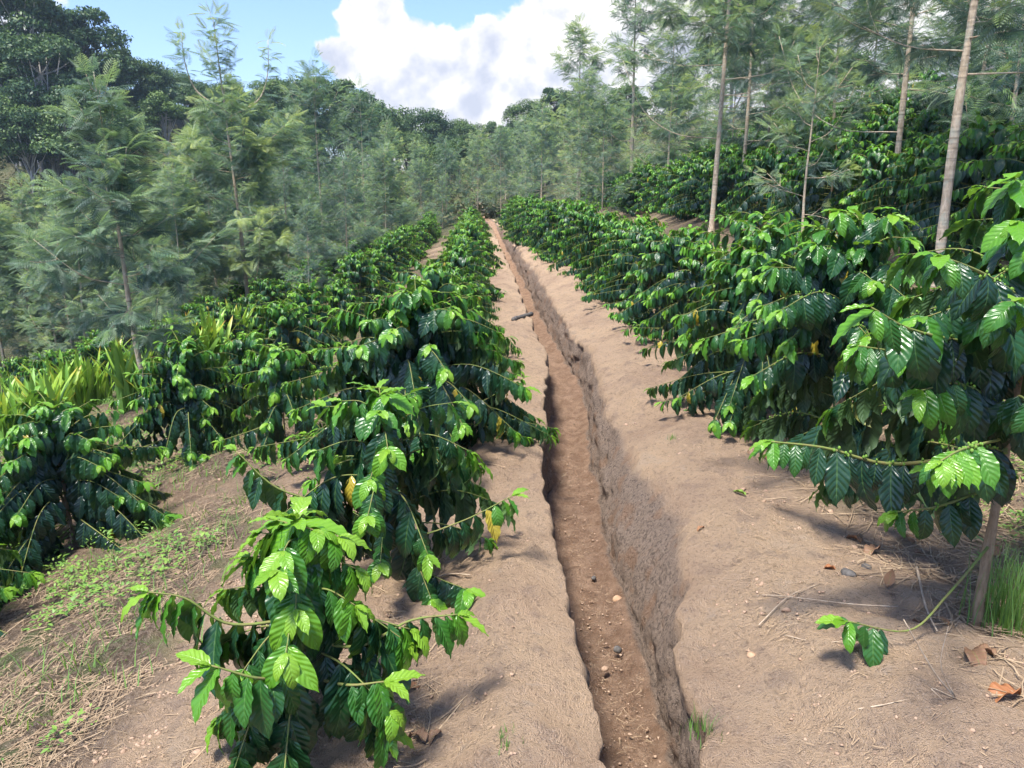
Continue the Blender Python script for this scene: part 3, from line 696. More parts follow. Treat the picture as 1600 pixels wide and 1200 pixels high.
# ------------------------------------------------------------------ broad-leaved forest trees
def broad_tree(seed, Ht, R, cs, nclump, barkm, leafm=None, size=.21, nleaf=430, flat=.8):
    random.seed(seed); tr, br, lf = MB(), MB(), MB()
    P = curve([[0, 0, -.4], [0, 0, 0], [random.uniform(-.3, .3), random.uniform(-.3, .3), Ht*.4], [random.uniform(-.5, .5), random.uniform(-.5, .5), Ht*.85]], 16)
    tube(tr, P, Ht*.018*(1-np.linspace(0, 1, 16)*.75), 7)
    for c in range(nclump):
        a = random.uniform(0, 2*pi); u = random.uniform(-.7, 1); rr = R*math.sqrt(max(0, 1-u*u*.8))*random.uniform(.45, .95)
        cz = Ht*cs+(Ht*(1-cs))*(.5+.42*u); cen = np.array([cos(a)*rr, sin(a)*rr, cz]); cr = R*random.uniform(.26, .46)
        o = P[random.randint(7, 14)]; C = curve([o, (o+cen)/2+[0, 0, -.2], cen], 5); tube(br, C, np.linspace(.09, .03, 5)*Ht/12, 4)
        d = nrm(rng.normal(size=(nleaf, 3))); d[:, 2] = np.abs(d[:, 2])*1.0-.25*(rng.random(nleaf) < .4)
        rad_ = cr*(.55+.5*rng.random(nleaf)**.5)*(1+.3*vnoise(d[:, 0]*3+c, d[:, 1]*3, seed))
        Pp = cen+d*rad_[:, None]*np.array([1.1, 1.1, flat])
        nn = nrm(d+rng.normal(size=(nleaf, 3))*.7); t1 = nrm(np.cross(nn, rng.normal(size=(nleaf, 3)))); t2 = np.cross(nn, t1)
        sz = size*rng.uniform(.5, 1.1, (nleaf, 1))
        V = np.stack([Pp-t1*sz, Pp-t2*sz*.45, Pp+t1*sz, Pp+t2*sz*.45], 1)
        ag = np.clip(.55-.35*d[:, 2]+rng.uniform(-.3, .3, nleaf)+random.uniform(-.2, .2), 0, 1)  # leaf tone gets lighter towards the top of each clump, plus random variation
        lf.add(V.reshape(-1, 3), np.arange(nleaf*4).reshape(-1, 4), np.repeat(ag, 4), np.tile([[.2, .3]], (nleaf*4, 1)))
    root = empty('forest_tree', (0, 0, 0))
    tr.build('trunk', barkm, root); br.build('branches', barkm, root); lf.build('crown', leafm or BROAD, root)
    return root
bt = [broad_tree(301, 12, 4.0, .38, 34, BARK_D), broad_tree(302, 14, 3.6, .45, 32, BARK_P), broad_tree(303, 9, 4.4, .30, 34, BARK_D), broad_tree(304, 11, 3.0, .5, 26, BARK_P, nleaf=340)]
bh = (13.6, 15.4, 11.0, 12.4); bused = [False]*4
random.seed(77)
FT = []
def ft(px, ytop, Y, k, lb, wide=1.0):
    r = ray(px, ytop); t = Y/r[1]; x = r[0]*t; zt = CAM_Z+r[2]*t; g = H(x, Y); FT.append((x, Y, g, (zt-g)/bh[k]/.98, k, lb))
for (px, yt, Y, k, lb) in (
 (20, -60, 78, 1, 'tall dark forest tree in the top left corner'), (125, -5, 84, 0, 'round-topped dark tree against the sky, tallest of the left hill'), (60, 40, 80, 1, 'forest tree between the corner tree and the round-topped tree'),
 (175, 55, 88, 3, 'forest tree on the right shoulder of the round-topped tree'), (120, 105, 74, 3, 'thin pale-trunked tree in front of the dark wood on the left hill'), (215, 82, 90, 2, 'dark tree on the skyline left of the feathery spires'),
 (262, 95, 95, 2, 'flat-topped dark tree on the skyline right of the left hill top'), (25, 130, 72, 2, 'low dense tree at the foot of the left wood'), (180, 150, 76, 2, 'dark bushy tree at the right foot of the left wood'),
 (300, 118, 96, 0, 'skyline tree partly hidden by the feathery spires'), (350, 118, 98, 2, 'dark skyline tree directly behind the three spires'), (420, 112, 96, 0, 'skyline tree just right of the three spires'),
 (480, 108, 92, 0, 'dark skyline tree behind the pointed ferny tree'), (540, 112, 90, 0, 'dark dome-shaped tree where the left skyline begins to drop'), (600, 142, 98, 2, 'round dark blue-green tree on the dropping skyline'),
 (660, 160, 104, 2, 'dark spreading tree under the white cloud, left of the skyline dip'), (690, 182, 112, 3, 'small hazy tree at the left of the skyline dip'), (730, 178, 118, 2, 'low hazy tree in the middle of the skyline dip'),
 (765, 182, 118, 3, 'small hazy tree at the right of the skyline dip'), (825, 148, 100, 2, 'rounded dark green tree just right of the skyline dip'), (870, 128, 92, 0, 'dark tree rising right of the rounded one, behind feathery tops'),
 (920, 140, 92, 2, 'forest tree behind the open feathery trunk'), (980, 125, 86, 0, 'forest tree between the feathery trunks on the right skyline'), (1050, 105, 76, 0, 'forest tree behind the slender pale trunk'),
 (1155, -40, 40, 1, 'big dark-trunked tree with a dense crown, high at the top right'), (1250, 20, 48, 0, 'dark dense tree right of the big dark trunk'), (1330, 70, 56, 2, 'dense tree on the brow of the right slope'), (1420, 60, 55, 0, 'broad-leaved tree behind the straight pale trunk'),
 (1530, 40, 52, 0, 'broad-leaved tree behind the right edge trees'), (1600, 70, 50, 2, 'dense low tree at the right edge of the brow')):
    ft(px, yt, Y, k, lb)
for n in range(26):
    px = random.uniform(-60, 480); Y = random.uniform(70, 92); ft(px, random.uniform(120, 190) if px > 190 else random.uniform(20, 160), Y, random.randrange(4), 'dark tree deep in the wood on the left hillside')
for n in range(26):
    px = random.uniform(430, 1000); Y = random.uniform(66, 96); ft(px, random.uniform(195, 250), Y, random.choice((0, 2, 2, 3)), 'hazy tree in the wood below the skyline')
for n in range(30):
    px = 420+n*20; Y = random.uniform(104, 124); sky_ = np.interp(px, [420, 560, 640, 700, 780, 850, 1000], [150, 160, 185, 205, 205, 180, 165])
    ft(px, sky_+random.uniform(0, 15), Y, random.choice((0, 2, 2, 3)), 'pale hazy tree on the farthest ridge closing the valley')
for (x, Y, g, s, k, lb) in FT:
    s = max(.35, min(1.7, s)); rz = random.uniform(0, 6.28)
    if not bused[k]: o = bt[k]; bused[k] = True; o.location = (x, Y, g); o.rotation_euler = (0, 0, rz); o.scale = (s, s, s)
    else: o = dup(bt[k], (x, Y, g), rz, s)
    tag(o, lb, 'tree', 'forest trees on the hills')

# hillside scrub: one mass
def scrub():
    mb = MB(); n = 840
    for c in range(n):
        Y = random.uniform(44, 76); px = random.uniform(-150, 800) if c % 3 else random.uniform(-100, 300)
        if c % 3 == 1: Y = random.uniform(56, 90); px = random.uniform(-60, 330)
        if c > 560: Y = random.uniform(78, 108); px = random.uniform(330, 1050)
        if c > 760: Y = random.uniform(112, 136); px = 380+(c-760)*8
        x = (px-800)/F*Y
        R = random.uniform(.9, 2.0)*(3.2 if c > 760 else 1.7 if c > 560 else 1); z = H(x, Y); m = 150
        d = nrm(rng.normal(size=(m, 3))); d[:, 2] = np.abs(d[:, 2])
        P = np.array([x, Y, z])+d*(R*(.5+.6*rng.random((m, 1))))*np.array([1, 1, .85])
        t1 = nrm(rng.normal(size=(m, 3))); t2 = nrm(np.cross(t1, rng.normal(size=(m, 3)))); sz = .22*rng.uniform(.5, 1.2, (m, 1))
        V = np.stack([P-t1*sz, P-t2*sz*.35, P+t1*sz, P+t2*sz*.35], 1)
        a = random.uniform(.1, .8)
        mb.add(V.reshape(-1, 3), np.arange(m*4).reshape(-1, 4), np.repeat(np.clip(a+rng.uniform(-.25, .25, m), 0, 1), 4), np.tile([[.2, .3]], (m*4, 1)))
    tag(mb.build('hillside_scrub', SCRUB), 'brownish olive scrub covering the hillside below the dark wood', 'scrub', kind='stuff')
scrub()

# ------------------------------------------------------------------ strap-leaved plants
def strap_mesh(seed, n, h):
    random.seed(seed); mb = MB()
    for k in range(n):
        a = random.uniform(0, 2*pi); L = h*random.uniform(.65, 1.1); out = random.uniform(.05, .55); w = random.uniform(.016, .030)*h/.7
        o = np.array([random.gauss(0, .09), random.gauss(0, .09), 0]); hd = np.array([cos(a), sin(a), 0]); t = np.linspace(0, 1, 8)
        C = o+hd*(out*L*(t**1.6))[:, None]+np.array([0, 0, 1])*(L*(t-.22*out*t**3))[:, None]
        s = nrm(np.cross(hd, [0, 0, 1.])+np.array([random.uniform(-.6, .6), random.uniform(-.6, .6), 0])); ww = w*np.clip(1.25*np.sqrt(1-t**2.2)+.02, 0, 1)
        V = np.stack([C-s*ww[:, None], C+hd*.006, C+s*ww[:, None]], 1).reshape(-1, 3)
        i = np.arange(7)[:, None]*3; j = np.arange(2)[None]; q = np.stack([i+j, i+j+1, i+3+j+1, i+3+j], -1).reshape(-1, 4)
        base = random.choice((.38, .5, .6, .75, .85)); ag = np.clip(base-(base-.02)*sst(.72, 1.0, t)*(random.random() < .3), 0, 1)
        mb.add(V, q, np.repeat(ag, 3), np.stack([np.tile([.2, .3, .4], 8), np.repeat(t, 3)], -1))
    return mb
sp_lab = [(40, 665, 1.0, 'clump of yellow-green strap leaves at the left edge above the glossy bush'), (95, 655, .95, 'strap-leaved clump with two tall broad blades near the left edge'), (160, 630, 1.0, 'strap-leaved clump left of the thin straight trunk, brown tips'),
 (120, 610, .8, 'small green strap-leaved clump behind the brown-tipped one'), (205, 640, .95, 'strap-leaved clump touching the foot of the thin straight trunk'), (275, 625, .9, 'leaning yellow strap leaves just right of the thin straight trunk'),
 (305, 590, 1.1, 'tall yellow strap-leaved clump behind the dark-hearted coffee bush'), (335, 578, 1.0, 'yellow strap-leaved clump beside the tall one, to its right'), (430, 478, 1.5, 'green strap-leaved clump beside the three-spired trunk'),
 (370, 540, 1.0, 'thin strap-leaved clump between the two trunks on the left'), (20, 612, .8, 'distant pale strap-leaved clump near the left edge'), (65, 600, .8, 'distant strap-leaved clump behind the left edge clumps'), (230, 600, .9, 'strap-leaved clump behind the thin straight trunk'),
 (10, 700, 1.0, 'strap-leaved clump cut by the left edge behind the glossy bush'), (60, 560, .8, 'small strap-leaved clump under the grey-green ferny tree'),
 (130, 640, 1.1, 'full strap-leaved clump in the middle of the yellow-green band'), (185, 605, 1.0, 'upright strap-leaved clump just behind the middle of the band'), (250, 660, 1.0, 'low strap-leaved clump between the thin trunk and the dark-hearted bush'),
 (70, 690, 1.1, 'strap-leaved clump directly behind the spreading glossy bush'), (290, 560, 1.0, 'slim strap-leaved clump behind the leaning yellow leaves')]
spr = []
for k, (n, h) in enumerate(((34, .72), (26, .80), (40, .62))):
    r = empty('strap_leaf_plant', (0, 0, 0)); strap_mesh(400+k, int(n*1.5), h*1.12).build('leaves', STRAP, r); spr.append(r)
random.seed(9)
for i, (px, py, s, lb) in enumerate(sp_lab):
    p = onp(px, py); k = i % 3
    if i < 3: o = spr[k]; o.location = p; o.scale = (s, s, s)
    else: o = dup(spr[k], p, random.uniform(0, 6.28), s)
    tag(o, lb, 'strap-leaved plant', 'strap-leaved plants down the left slope')

# ------------------------------------------------------------------ ground litter, weeds, crumbs
def trench_clear(x, y): 
    s = x-xl(y); return (s < -.05) | (s > trW(y)+.06)
def ribbons(mb, X, Y, Ls, Ws, ages, lift=.004, curl=.25, Z=None):
    n = len(X); a = rng.uniform(0, 2*pi, n); t = np.array([-.5, -.17, .17, .5]); bend = rng.uniform(-curl, curl, n)
    dx, dy = np.cos(a), np.sin(a)
    cx = X[:, None]+dx[:, None]*t*Ls[:, None]-dy[:, None]*bend[:, None]*Ls[:, None]*(t**2)[None]*2; cy = Y[:, None]+dy[:, None]*t*Ls[:, None]+dx[:, None]*bend[:, None]*Ls[:, None]*(t**2)[None]*2
    g = Hs(cx, cy) if Z is None else np.repeat(Z[:, None], 4, 1)
    g = g+.022*fbm(cx*5, cy*5, 4, 63)
    cz = g+lift+rng.uniform(0, .012, (n, 1))+rng.uniform(-.3, .3, (n, 1))*t*Ls[:, None]*.25
    C = np.stack([cx, cy, cz], -1); w = Ws[:, None, None]*np.stack([-dy, dx, rng.uniform(-.6, .6, n)], -1)[:, None]
    V = np.stack([C-w, C+w], 2).reshape(n, 8, 3)
    q = np.array([[0, 1, 3, 2], [2, 3, 5, 4], [4, 5, 7, 6]]); Q = (q[None]+(np.arange(n)*8)[:, None, None]).reshape(-1, 4)
    mb.add(V.reshape(-1, 3), Q, np.repeat(ages, 8), np.tile([[.2, .3]], (n*8, 1)))
def scatter(n, x0, x1, y0, y1, keep):
    y = y0*(y1/y0)**rng.random(n*3); x = rng.uniform(x0, x1, n*3); k = keep(x, y) & (np.abs(x) < .75*y+.3)
    return x[k][:n], y[k][:n]
def straw():
    mb = MB()
    x, y = scatter(26000, -6.5, -.8, 1.0, 12, lambda x, y: rng.random(len(x)) < weed_mask(x, y)**1.5)
    ribbons(mb, x, y, rng.uniform(.04, .20, len(x)), rng.uniform(.0005, .0015, len(x)), rng.random(len(x)))
    x, y = scatter(9000, 1.0, 4.5, 1.4, 9, lambda x, y: (rng.random(len(x)) < sst(1.05, 1.7, x-xl(y))))
    ribbons(mb, x, y, rng.uniform(.05, .28, len(x)), rng.uniform(.0008, .0024, len(x)), rng.random(len(x))*.9, lift=.008)
    x, y = scatter(3500, -1.2, .1, 1.4, 8, lambda x, y: (rng.random(len(x)) < np.exp(-((x-xl(y)+.85)/.28)**2)))
    ribbons(mb, x, y, rng.uniform(.03, .16, len(x)), rng.uniform(.0006, .0018, len(x)), rng.random(len(x)), lift=.004)
    tag(mb.build('straw_litter', STRAWM), 'dry straw and thin dead stalks lying between the coffee rows', 'litter', kind='stuff')
    mb = MB()
    x, y = scatter(26000, -1.6, 2.4, 1.1, 12, lambda x, y: trench_clear(x, y) & (rng.random(len(x)) < .25+.75*(fbm(x*3, y*3, 3, 71) > .05)))
    ribbons(mb, x, y, rng.uniform(.006, .035, len(x)), rng.uniform(.0005, .0014, len(x)), rng.uniform(.4, 1, len(x)), lift=.001)
    x = rng.random(600); y = 1.6*(12/1.6)**rng.random(600); X = xl(y)+.08+x*.28
    ribbons(mb, X, y, rng.uniform(.008, .05, 600), rng.uniform(.0005, .0013, 600), rng.uniform(.3, 1, 600), Z=np.full(600, -.46)+.025)
    tag(mb.build('root_debris', STRAWM), 'short dark root fibres and plant crumbs sprinkled over the bare soil', 'debris', kind='stuff')
straw()
ICO_V = nrm(np.array([(0, 0, 1), (.89, 0, .45), (.28, .85, .45), (-.72, .53, .45), (-.72, -.53, .45), (.28, -.85, .45), (.72, .53, -.45), (-.28, .85, -.45), (-.89, 0, -.45), (-.28, -.85, -.45), (.72, -.53, -.45), (0, 0, -1)]))
ICO_F = np.array([(0, 1, 2), (0, 2, 3), (0, 3, 4), (0, 4, 5), (0, 5, 1), (1, 6, 2), (2, 7, 3), (3, 8, 4), (4, 9, 5), (5, 10, 1), (2, 6, 7), (3, 7, 8), (4, 8, 9), (5, 9, 10), (1, 10, 6), (11, 7, 6), (11, 8, 7), (11, 9, 8), (11, 10, 9), (11, 6, 10)])
def crumbs():
    mb = MB()
    def put(x, y, z, r):
        n = len(x); V = ICO_V[None]*r[:, None, None]*rng.uniform(.4, 1.3, (n, 12, 1))*np.array([1, 1, .7]); V = V+np.stack([x, y, z], -1)[:, None]
        mb.add(V.reshape(-1, 3), (ICO_F[None]+(np.arange(n)*12)[:, None, None]).reshape(-1, 3), .5)
    def gz(x, y): return Hs(x, y)+.022*fbm(x*5, y*5, 4, 63)+.002
    x, y = scatter(12000, -2.2, -.35, 1.0, 6, lambda x, y: (rng.random(len(x)) < .15+.85*sst(.5, 0, np.abs(x+1.05-.0*y)/.9)*(fbm(x*2, y*2, 2, 73) > -.15)))
    put(x, y, gz(x, y), .0022+.009*rng.random(len(x))**3)
    x, y = scatter(9000, -.9, 2.6, 1.1, 9, lambda x, y: trench_clear(x, y))
    put(x, y, gz(x, y), .0018+.008*rng.random(len(x))**4)
    x, y = scatter(900, -1.9, 2.2, 1.2, 9, lambda x, y: trench_clear(x, y) & (fbm(x*2.3, y*2.3, 2, 91) > .08))
    put(x, y, gz(x, y)-.003, .006+.016*rng.random(len(x))**3)
    y = 1.6*(10/1.6)**rng.random(2200); x = xl(y)+.06+rng.random(2200)*.33; D = -.46-.05*fbm(y*.7, y*0, 3, 44)
    put(x, y, D*1.0+.045*fbm(x*4, y*4, 4, 55)+.022*fbm(x*5, y*5, 4, 63)+.02, .002+.007*rng.random(2200)**4)
    tag(mb.build('soil_crumbs', CRUMB), 'loose crumbs and small clods of tan soil strewn over the banks and trench floor', 'soil crumbs', kind='stuff')
crumbs()
def weeds():
    mb = MB(); V0, q0, uv0 = leaf_template(3, 1, .5, 0, .3, 3, .48, 0)
    x, y = scatter(6000, -7.5, -.95, 1.0, 14, lambda x, y: (rng.random(len(x)) < weed_mask(x, y)) & (fbm(x*1.1, y*1.1, 3, 81)+.35*sst(-1.2, -2.2, x-xl(y))-.19 > 0))
    x2, y2 = scatter(2200, 1.3, 5, 1.7, 10, lambda x, y: (rng.random(len(x)) < sst(1.5, 2.2, x-xl(y))) & (fbm(x*1.1, y*1.1, 3, 83) > -.12))
    x = np.concatenate([x, x2]); y = np.concatenate([y, y2]); z = Hs(x, y)+.012*0
    for k in range(9):
        n = len(x); a = rng.uniform(0, 2*pi, n); up = rng.uniform(.0, .9, n); h = rng.uniform(.0, .09, n)*(1+.8*fbm(x*2, y*2, 2, 85))
        d = nrm(np.stack([np.cos(a), np.sin(a), up], -1)); S = nrm(np.cross(d, [0, 0, 1.])); N_ = np.cross(S, d); L = rng.uniform(.010, .020, n)+.022*rng.random(n)**3
        P = np.stack([x+.02*np.cos(a), y+.02*np.sin(a), z+h], -1)
        W = P[:, None]+L[:, None, None]*(V0[None, :, 0, None]*S[:, None]+V0[None, :, 1, None]*d[:, None]+V0[None, :, 2, None]*N_[:, None])
        mb.add(W.reshape(-1, 3), (q0[None]+(np.arange(n)*len(V0))[:, None, None]).reshape(-1, 4), np.repeat(rng.random(n)*.8, len(V0)), np.tile(uv0, (n, 1)))
    # grass blades between
    x, y = scatter(6500, -7, -1.0, 1.0, 14, lambda x, y: (rng.random(len(x)) < weed_mask(x, y)) & (fbm(x*1.5, y*1.5, 3, 87) > .05))
    n = len(x); a = rng.uniform(0, 2*pi, n); L = rng.uniform(.05, .16, n); t = np.array([0, .5, 1.]); o = rng.uniform(.3, 1.0, n)
    C = np.stack([x[:, None]+np.cos(a)[:, None]*o[:, None]*L[:, None]*t**1.5, y[:, None]+np.sin(a)[:, None]*o[:, None]*L[:, None]*t**1.5, Hs(x, y)[:, None]+L[:, None]*(t-.3*t**2)], -1)
    w = np.stack([-np.sin(a), np.cos(a), a*0], -1)[:, None]*(.003*(1-t))[None, :, None]+1e-4
    V = np.stack([C-w, C+w], 2).reshape(n, 6, 3); q = np.array([[0, 1, 3, 2], [2, 3, 5, 4]])
    mb.add(V.reshape(-1, 3), (q[None]+(np.arange(n)*6)[:, None, None]).reshape(-1, 4), np.repeat(rng.random(n)*.6, 6), np.tile([[.2, .3]], (n*6, 1)))
    tag(mb.build('weeds', WEED), 'low light green weeds and grass among dry straw down the left slope', 'weeds', kind='stuff')
weeds()

def leaf_litter():
    mb = MB(); T = [leaf_template(6, 1, c, .05, f, 2, .48, sd) for c, f, sd in ((1.6, .8, .1), (.9, .6, -.1), (-1.2, .5, .05))]
    x, y = scatter(420, -3.4, 4.2, 1.4, 9, lambda x, y: rng.random(len(x)) < np.exp(-((x-xl(y)-1.75)/.42)**2)+.55*np.exp(-((x-xl(y)+.86)/.25)**2)+.5*np.exp(-((x-xl(y)+2.75)/.4)**2))
    for i in range(len(x)):
        V, q, uv = T[i % 3]; L = random.uniform(.03, .10); a = random.uniform(0, 6.28); t = random.uniform(-.5, .5)
        W = V*L; W = W@np.array([[cos(a), sin(a), 0], [-sin(a)*cos(t), cos(a)*cos(t), sin(t)], [sin(a)*sin(t), -cos(a)*sin(t), cos(t)]])
        mb.add(W+[x[i], y[i], float(Hs(x[i], y[i]))+.006], q, random.uniform(.35, 1.0), uv)
    tag(mb.build('leaf_litter', BROWN_LEAF), 'dull brown dead coffee leaves scattered on the soil beneath the bushes', 'leaf litter', kind='stuff')
leaf_litter()

# ------------------------------------------------------------------ single small things
def grass_tuft(px, py, n, h, label, dx=.08):
    mb = MB(); p = np.array(onp(px, py)); t = np.linspace(0, 1, 6)
    for k in range(n):
        a = random.uniform(0, 2*pi); L = h*random.uniform(.5, 1.1); hd = np.array([cos(a), sin(a), 0]); o = np.array([random.gauss(0, dx), random.gauss(0, dx), 0]); out = random.uniform(.05, .45)
        C = o+hd*(out*L*t**2)[:, None]+np.array([0, 0, 1])*(L*(t-.25*out*t**2))[:, None]; s = np.array([-hd[1], hd[0], 0]); w = .0022*(1-t*.9)
        V = np.stack([C-s*w[:, None], C+s*w[:, None]], 1).reshape(-1, 3); i = np.arange(5)[:, None]*2
        mb.add(V, np.concatenate([i, i+1, i+3, i+2], 1), random.uniform(.2, .9), np.tile([[.2, .3]], (12, 1)))
    o = mb.build('grass_tuft', WEED); o.location = p; tag(o, label, 'grass tuft', 'grass tufts')
random.seed(12)
grass_tuft(1572, 985, 170, .30, 'tall fine bright green grass tuft at the foot of the pale trunk, right edge', .05)
grass_tuft(1600, 960, 150, .26, 'bright green grass tuft cut off by the right edge behind the pale trunk', .07)
grass_tuft(1050, 690, 30, .05, 'tiny green grass tuft on the bare right bank', .012)
grass_tuft(790, 1165, 26, .035, 'tiny green sprig on the bare left bank near the bottom edge', .02)
grass_tuft(1092, 1150, 40, .07, 'small green grass sprig on the lip of the right trench wall near the bottom', .03)
def twig(pts, r, label, forks=()):
    mb = MB(); tube(mb, curve(pts, 14), np.linspace(r, r*.45, 14), 5)
    for f in forks: tube(mb, curve(f, 8), np.linspace(r*.6, r*.3, 8), 4)
    o = np.array(pts[0], float)
    ob = mb.build('dry_twig', DEAD); tag(ob, label, 'twig', 'dry twigs on the bank')
def gp_(px, py, dz=.012): p = at(px, py); return [p[0], p[1], float(Hs(p[0], p[1]))+dz]
def upp(px, py, Y): return list(pix(px, py, Y))
b = gp_(1492, 1105)
twig([b, upp(1460, 1050, b[1]+.02), upp(1412, 968, b[1]+.05)], .0035, 'forked pale dry twig standing on the bank in the lower right', [[b, upp(1470, 1040, b[1]), upp(1482, 978, b[1]+.03)], [b, upp(1455, 1075, b[1]-.02), upp(1480, 1100, b[1]-.03)]])
twig([gp_(1330, 1130, .02), gp_(1380, 1118, .02), gp_(1430, 1102, .015)], .003, 'straight dry twig lying left of the forked twig')
twig([gp_(1185, 985, .01), gp_(1230, 945, .015), gp_(1280, 925, .02)], .0025, 'thin dry twig on the bank left of the low drooping branch')
twig([gp_(1400, 965, .03), gp_(1330, 955, .02), gp_(1230, 940, .015), gp_(1190, 935, .01)], .003, 'long thin dark twig lying across the right bank')
twig([gp_(1225, 1000, .01), gp_(1280, 1015, .015), gp_(1350, 1012, .02)], .0025, 'thin twig under the low drooping leaf cluster')
twig([gp_(1430, 900, .03), gp_(1445, 960, .02), gp_(1462, 1000, .02)], .005, 'short pale stick leaning beside the tall bush trunk')
twig([gp_(660, 915, .02), gp_(700, 908, .02), gp_(735, 905, .015)], .006, 'greenish stick lying under the long leafy branch')
def curled_leaf(px, py, L, rz, age, label, curl=1.8, mat=None, lift=.012):
    V, q, uv = leaf_template(14, 3, curl, .05, .9, 5, .5, .1); p = gp_(px, py, lift); mb = MB(); mb.add(V*L, q, age, uv)
    o = mb.build('fallen_leaf', BROWN_LEAF if mat is None else mat); o.location = p; o.rotation_euler = (.35, .25, rz); tag(o, label, 'fallen leaf', 'fallen leaves')
    so = o.modifiers.new('thickness', 'SOLIDIFY'); so.thickness = .001
curled_leaf(1590, 1095, .13, 1.9, .05, 'large curled orange-brown dead leaf near the bottom right corner', 1.4)
curled_leaf(1345, 850, .10, .5, .5, 'curled brown dead leaf under the low blue-green leaves')
curled_leaf(1372, 862, .11, 2.2, .8, 'dark brown dead leaf beside the curled one under the low leaves')
curled_leaf(1305, 900, .07, 1.2, .0, 'small orange dead leaf on the rubbish heap under the tall bush')
curled_leaf(1515, 1030, .12, 3.0, .6, 'brown dead leaf lying by the foot of the pale trunk')
curled_leaf(1555, 1040, .10, .8, .7, 'dull brown dead leaf between the trunk foot and the orange leaf')
curled_leaf(1100, 830, .05, 2.0, .4, 'small brown leaf at the edge of the right bank')
curled_leaf(665, 1168, .09, .9, .9, 'dark curled dead leaf on the left bank at the bottom')
curled_leaf(690, 1150, .06, 2.4, .8, 'small dark dead leaf above the curled one at the bottom')
curled_leaf(630, 905, .06, 1.0, .7, 'brown leaf crumpled under the long leafy branch')
curled_leaf(1165, 780, .07, 1.0, .15, 'yellowish fallen leaf on the right bank under the hanging leaves', .6, WEED)
curled_leaf(1090, 648, .10, 1.5, .35, 'fallen green leaf lying under the bright drooping tips', .4, COFFEE)
def stone(px, py, r, mat, label, name='stone', z=None):
    mb = MB(); n = 12; th = np.linspace(0, 2*pi, n, endpoint=False); ph = np.linspace(-pi/2, pi/2, 8)[1:-1]
    V = [[0, 0, -1]]+[[cos(p)*cos(t), cos(p)*sin(t), sin(p)] for p in ph for t in th]+[[0, 0, 1]]; V = np.array(V)
    V = V*(1+.45*vnoise(V[:, 0]*1.7+px, V[:, 1]*1.7+V[:, 2]*2, 3))[:, None]*[1, .8, .6]*r
    f3 = [[0, 1+(k+1) % n, 1+k] for k in range(n)]+[[len(V)-1, len(V)-1-n+k, len(V)-1-n+(k+1) % n] for k in range(n)]
    f4 = [[1+a*n+k, 1+a*n+(k+1) % n, 1+(a+1)*n+(k+1) % n, 1+(a+1)*n+k] for a in range(5) for k in range(n)]
    mb.add(V, [np.array(f3), np.array(f4)]); o = mb.build(name, mat); p = gp_(px, py, r*.25) if z is None else z; o.location = p; o.rotation_euler = (0, 0, px)
    tag(o, label, 'stone' if name == 'stone' else 'clod', 'stones and clods')
def tf(px, py): r = ray(px, py); t = (CAM_Z+.43)/-r[2]; return (r[0]*t, r[1]*t, -.43)
stone(1174, 1030, .018, STONE, 'small ochre stone on the right bank')
stone(1325, 903, .032, ROT, 'grey rounded stone on the rubbish heap under the tall bush')
stone(1353, 895, .022, ROT, 'smaller grey stone beside the rounded one under the tall bush')
stone(965, 937, .032, STONE, 'orange-brown clod on the trench floor at the foot of the right wall', 'clod', tf(965, 937))
stone(928, 903, .016, ROT, 'small black lump on the trench floor', 'clod', tf(928, 903))
stone(965, 1015, .024, ROT, 'dark crumbling clod in the middle of the trench floor', 'clod', tf(965, 1015))
stone(940, 1045, .018, CRUMB, 'tan clod on the trench floor below the dark one', 'clod', tf(945, 1045))
stone(1005, 328, .22, STONE, 'orange earth mound beyond the coffee row beside the thin pale trunk', 'clod', onp(1005, 334))
# dark rotten log leaning from the left lip into the trench
p0, p1 = pix(846, 472, 11.6), pix(806, 520, 9.6)
mbl = MB(); Pl = np.array([[.26-.24*q, 10.3-.95*q, float(Hs(.26-.24*q, 10.3-.95*q))+.015] for q in np.linspace(0, 1, 16)]); tube(mbl, Pl, .030*(1+.3*vnoise(np.arange(16)*.9, np.zeros(16), 4)), 9)
tag(mbl.build('rotten_log', ROT), 'dark rotten log lying slantwise on the left lip of the trench', 'log')

# ------------------------------------------------------------------ haze
bpy.ops.mesh.primitive_cube_add(size=1, location=(0, 0, 0)); hz = bpy.context.object; hz.name = 'haze'
hz.location = (0, 120, 12); hz.scale = (440, 300, 40)
m, nt, out = newmat('haze_air'); N = NT(nt); pv = N.n('ShaderNodeVolumePrincipled'); pv.inputs['Color'].default_value = (.62, .80, 1, 1); pv.inputs['Density'].default_value = .0005; pv.inputs['Anisotropy'].default_value = .3
N.link(pv.outputs[0], out.inputs[1]); hz.data.materials.append(m); tag(hz, 'thin bluish haze over the valley and far woods', 'haze', kind='stuff')

# ------------------------------------------------------------------ world: sky with cumulus
SUN = nrm(np.array([-.34, -.42, 1.25]))
elev = math.asin(SUN[2]); rot = math.atan2(SUN[0], SUN[1])
W = bpy.data.worlds.new('World'); SC.world = W; W.use_nodes = True; nt = W.node_tree
for n in list(nt.nodes): nt.nodes.remove(n)
N = NT(nt); out = N.n('ShaderNodeOutputWorld'); bg = N.n('ShaderNodeBackground'); N.link(bg.outputs[0], out.inputs[0]); bg.inputs[1].default_value = .15
sky = N.n('ShaderNodeTexSky', sky_type='NISHITA', sun_disc=False, sun_elevation=elev, sun_rotation=rot, air_density=1.0, dust_density=1.2, ozone_density=1.2)
tc = N.n('ShaderNodeTexCoord'); D = tc.outputs['Generated']
w1 = N.n('ShaderNodeTexNoise', i_Vector=D); w1.inputs['Scale'].default_value = 13; w1.inputs['Detail'].default_value = 5
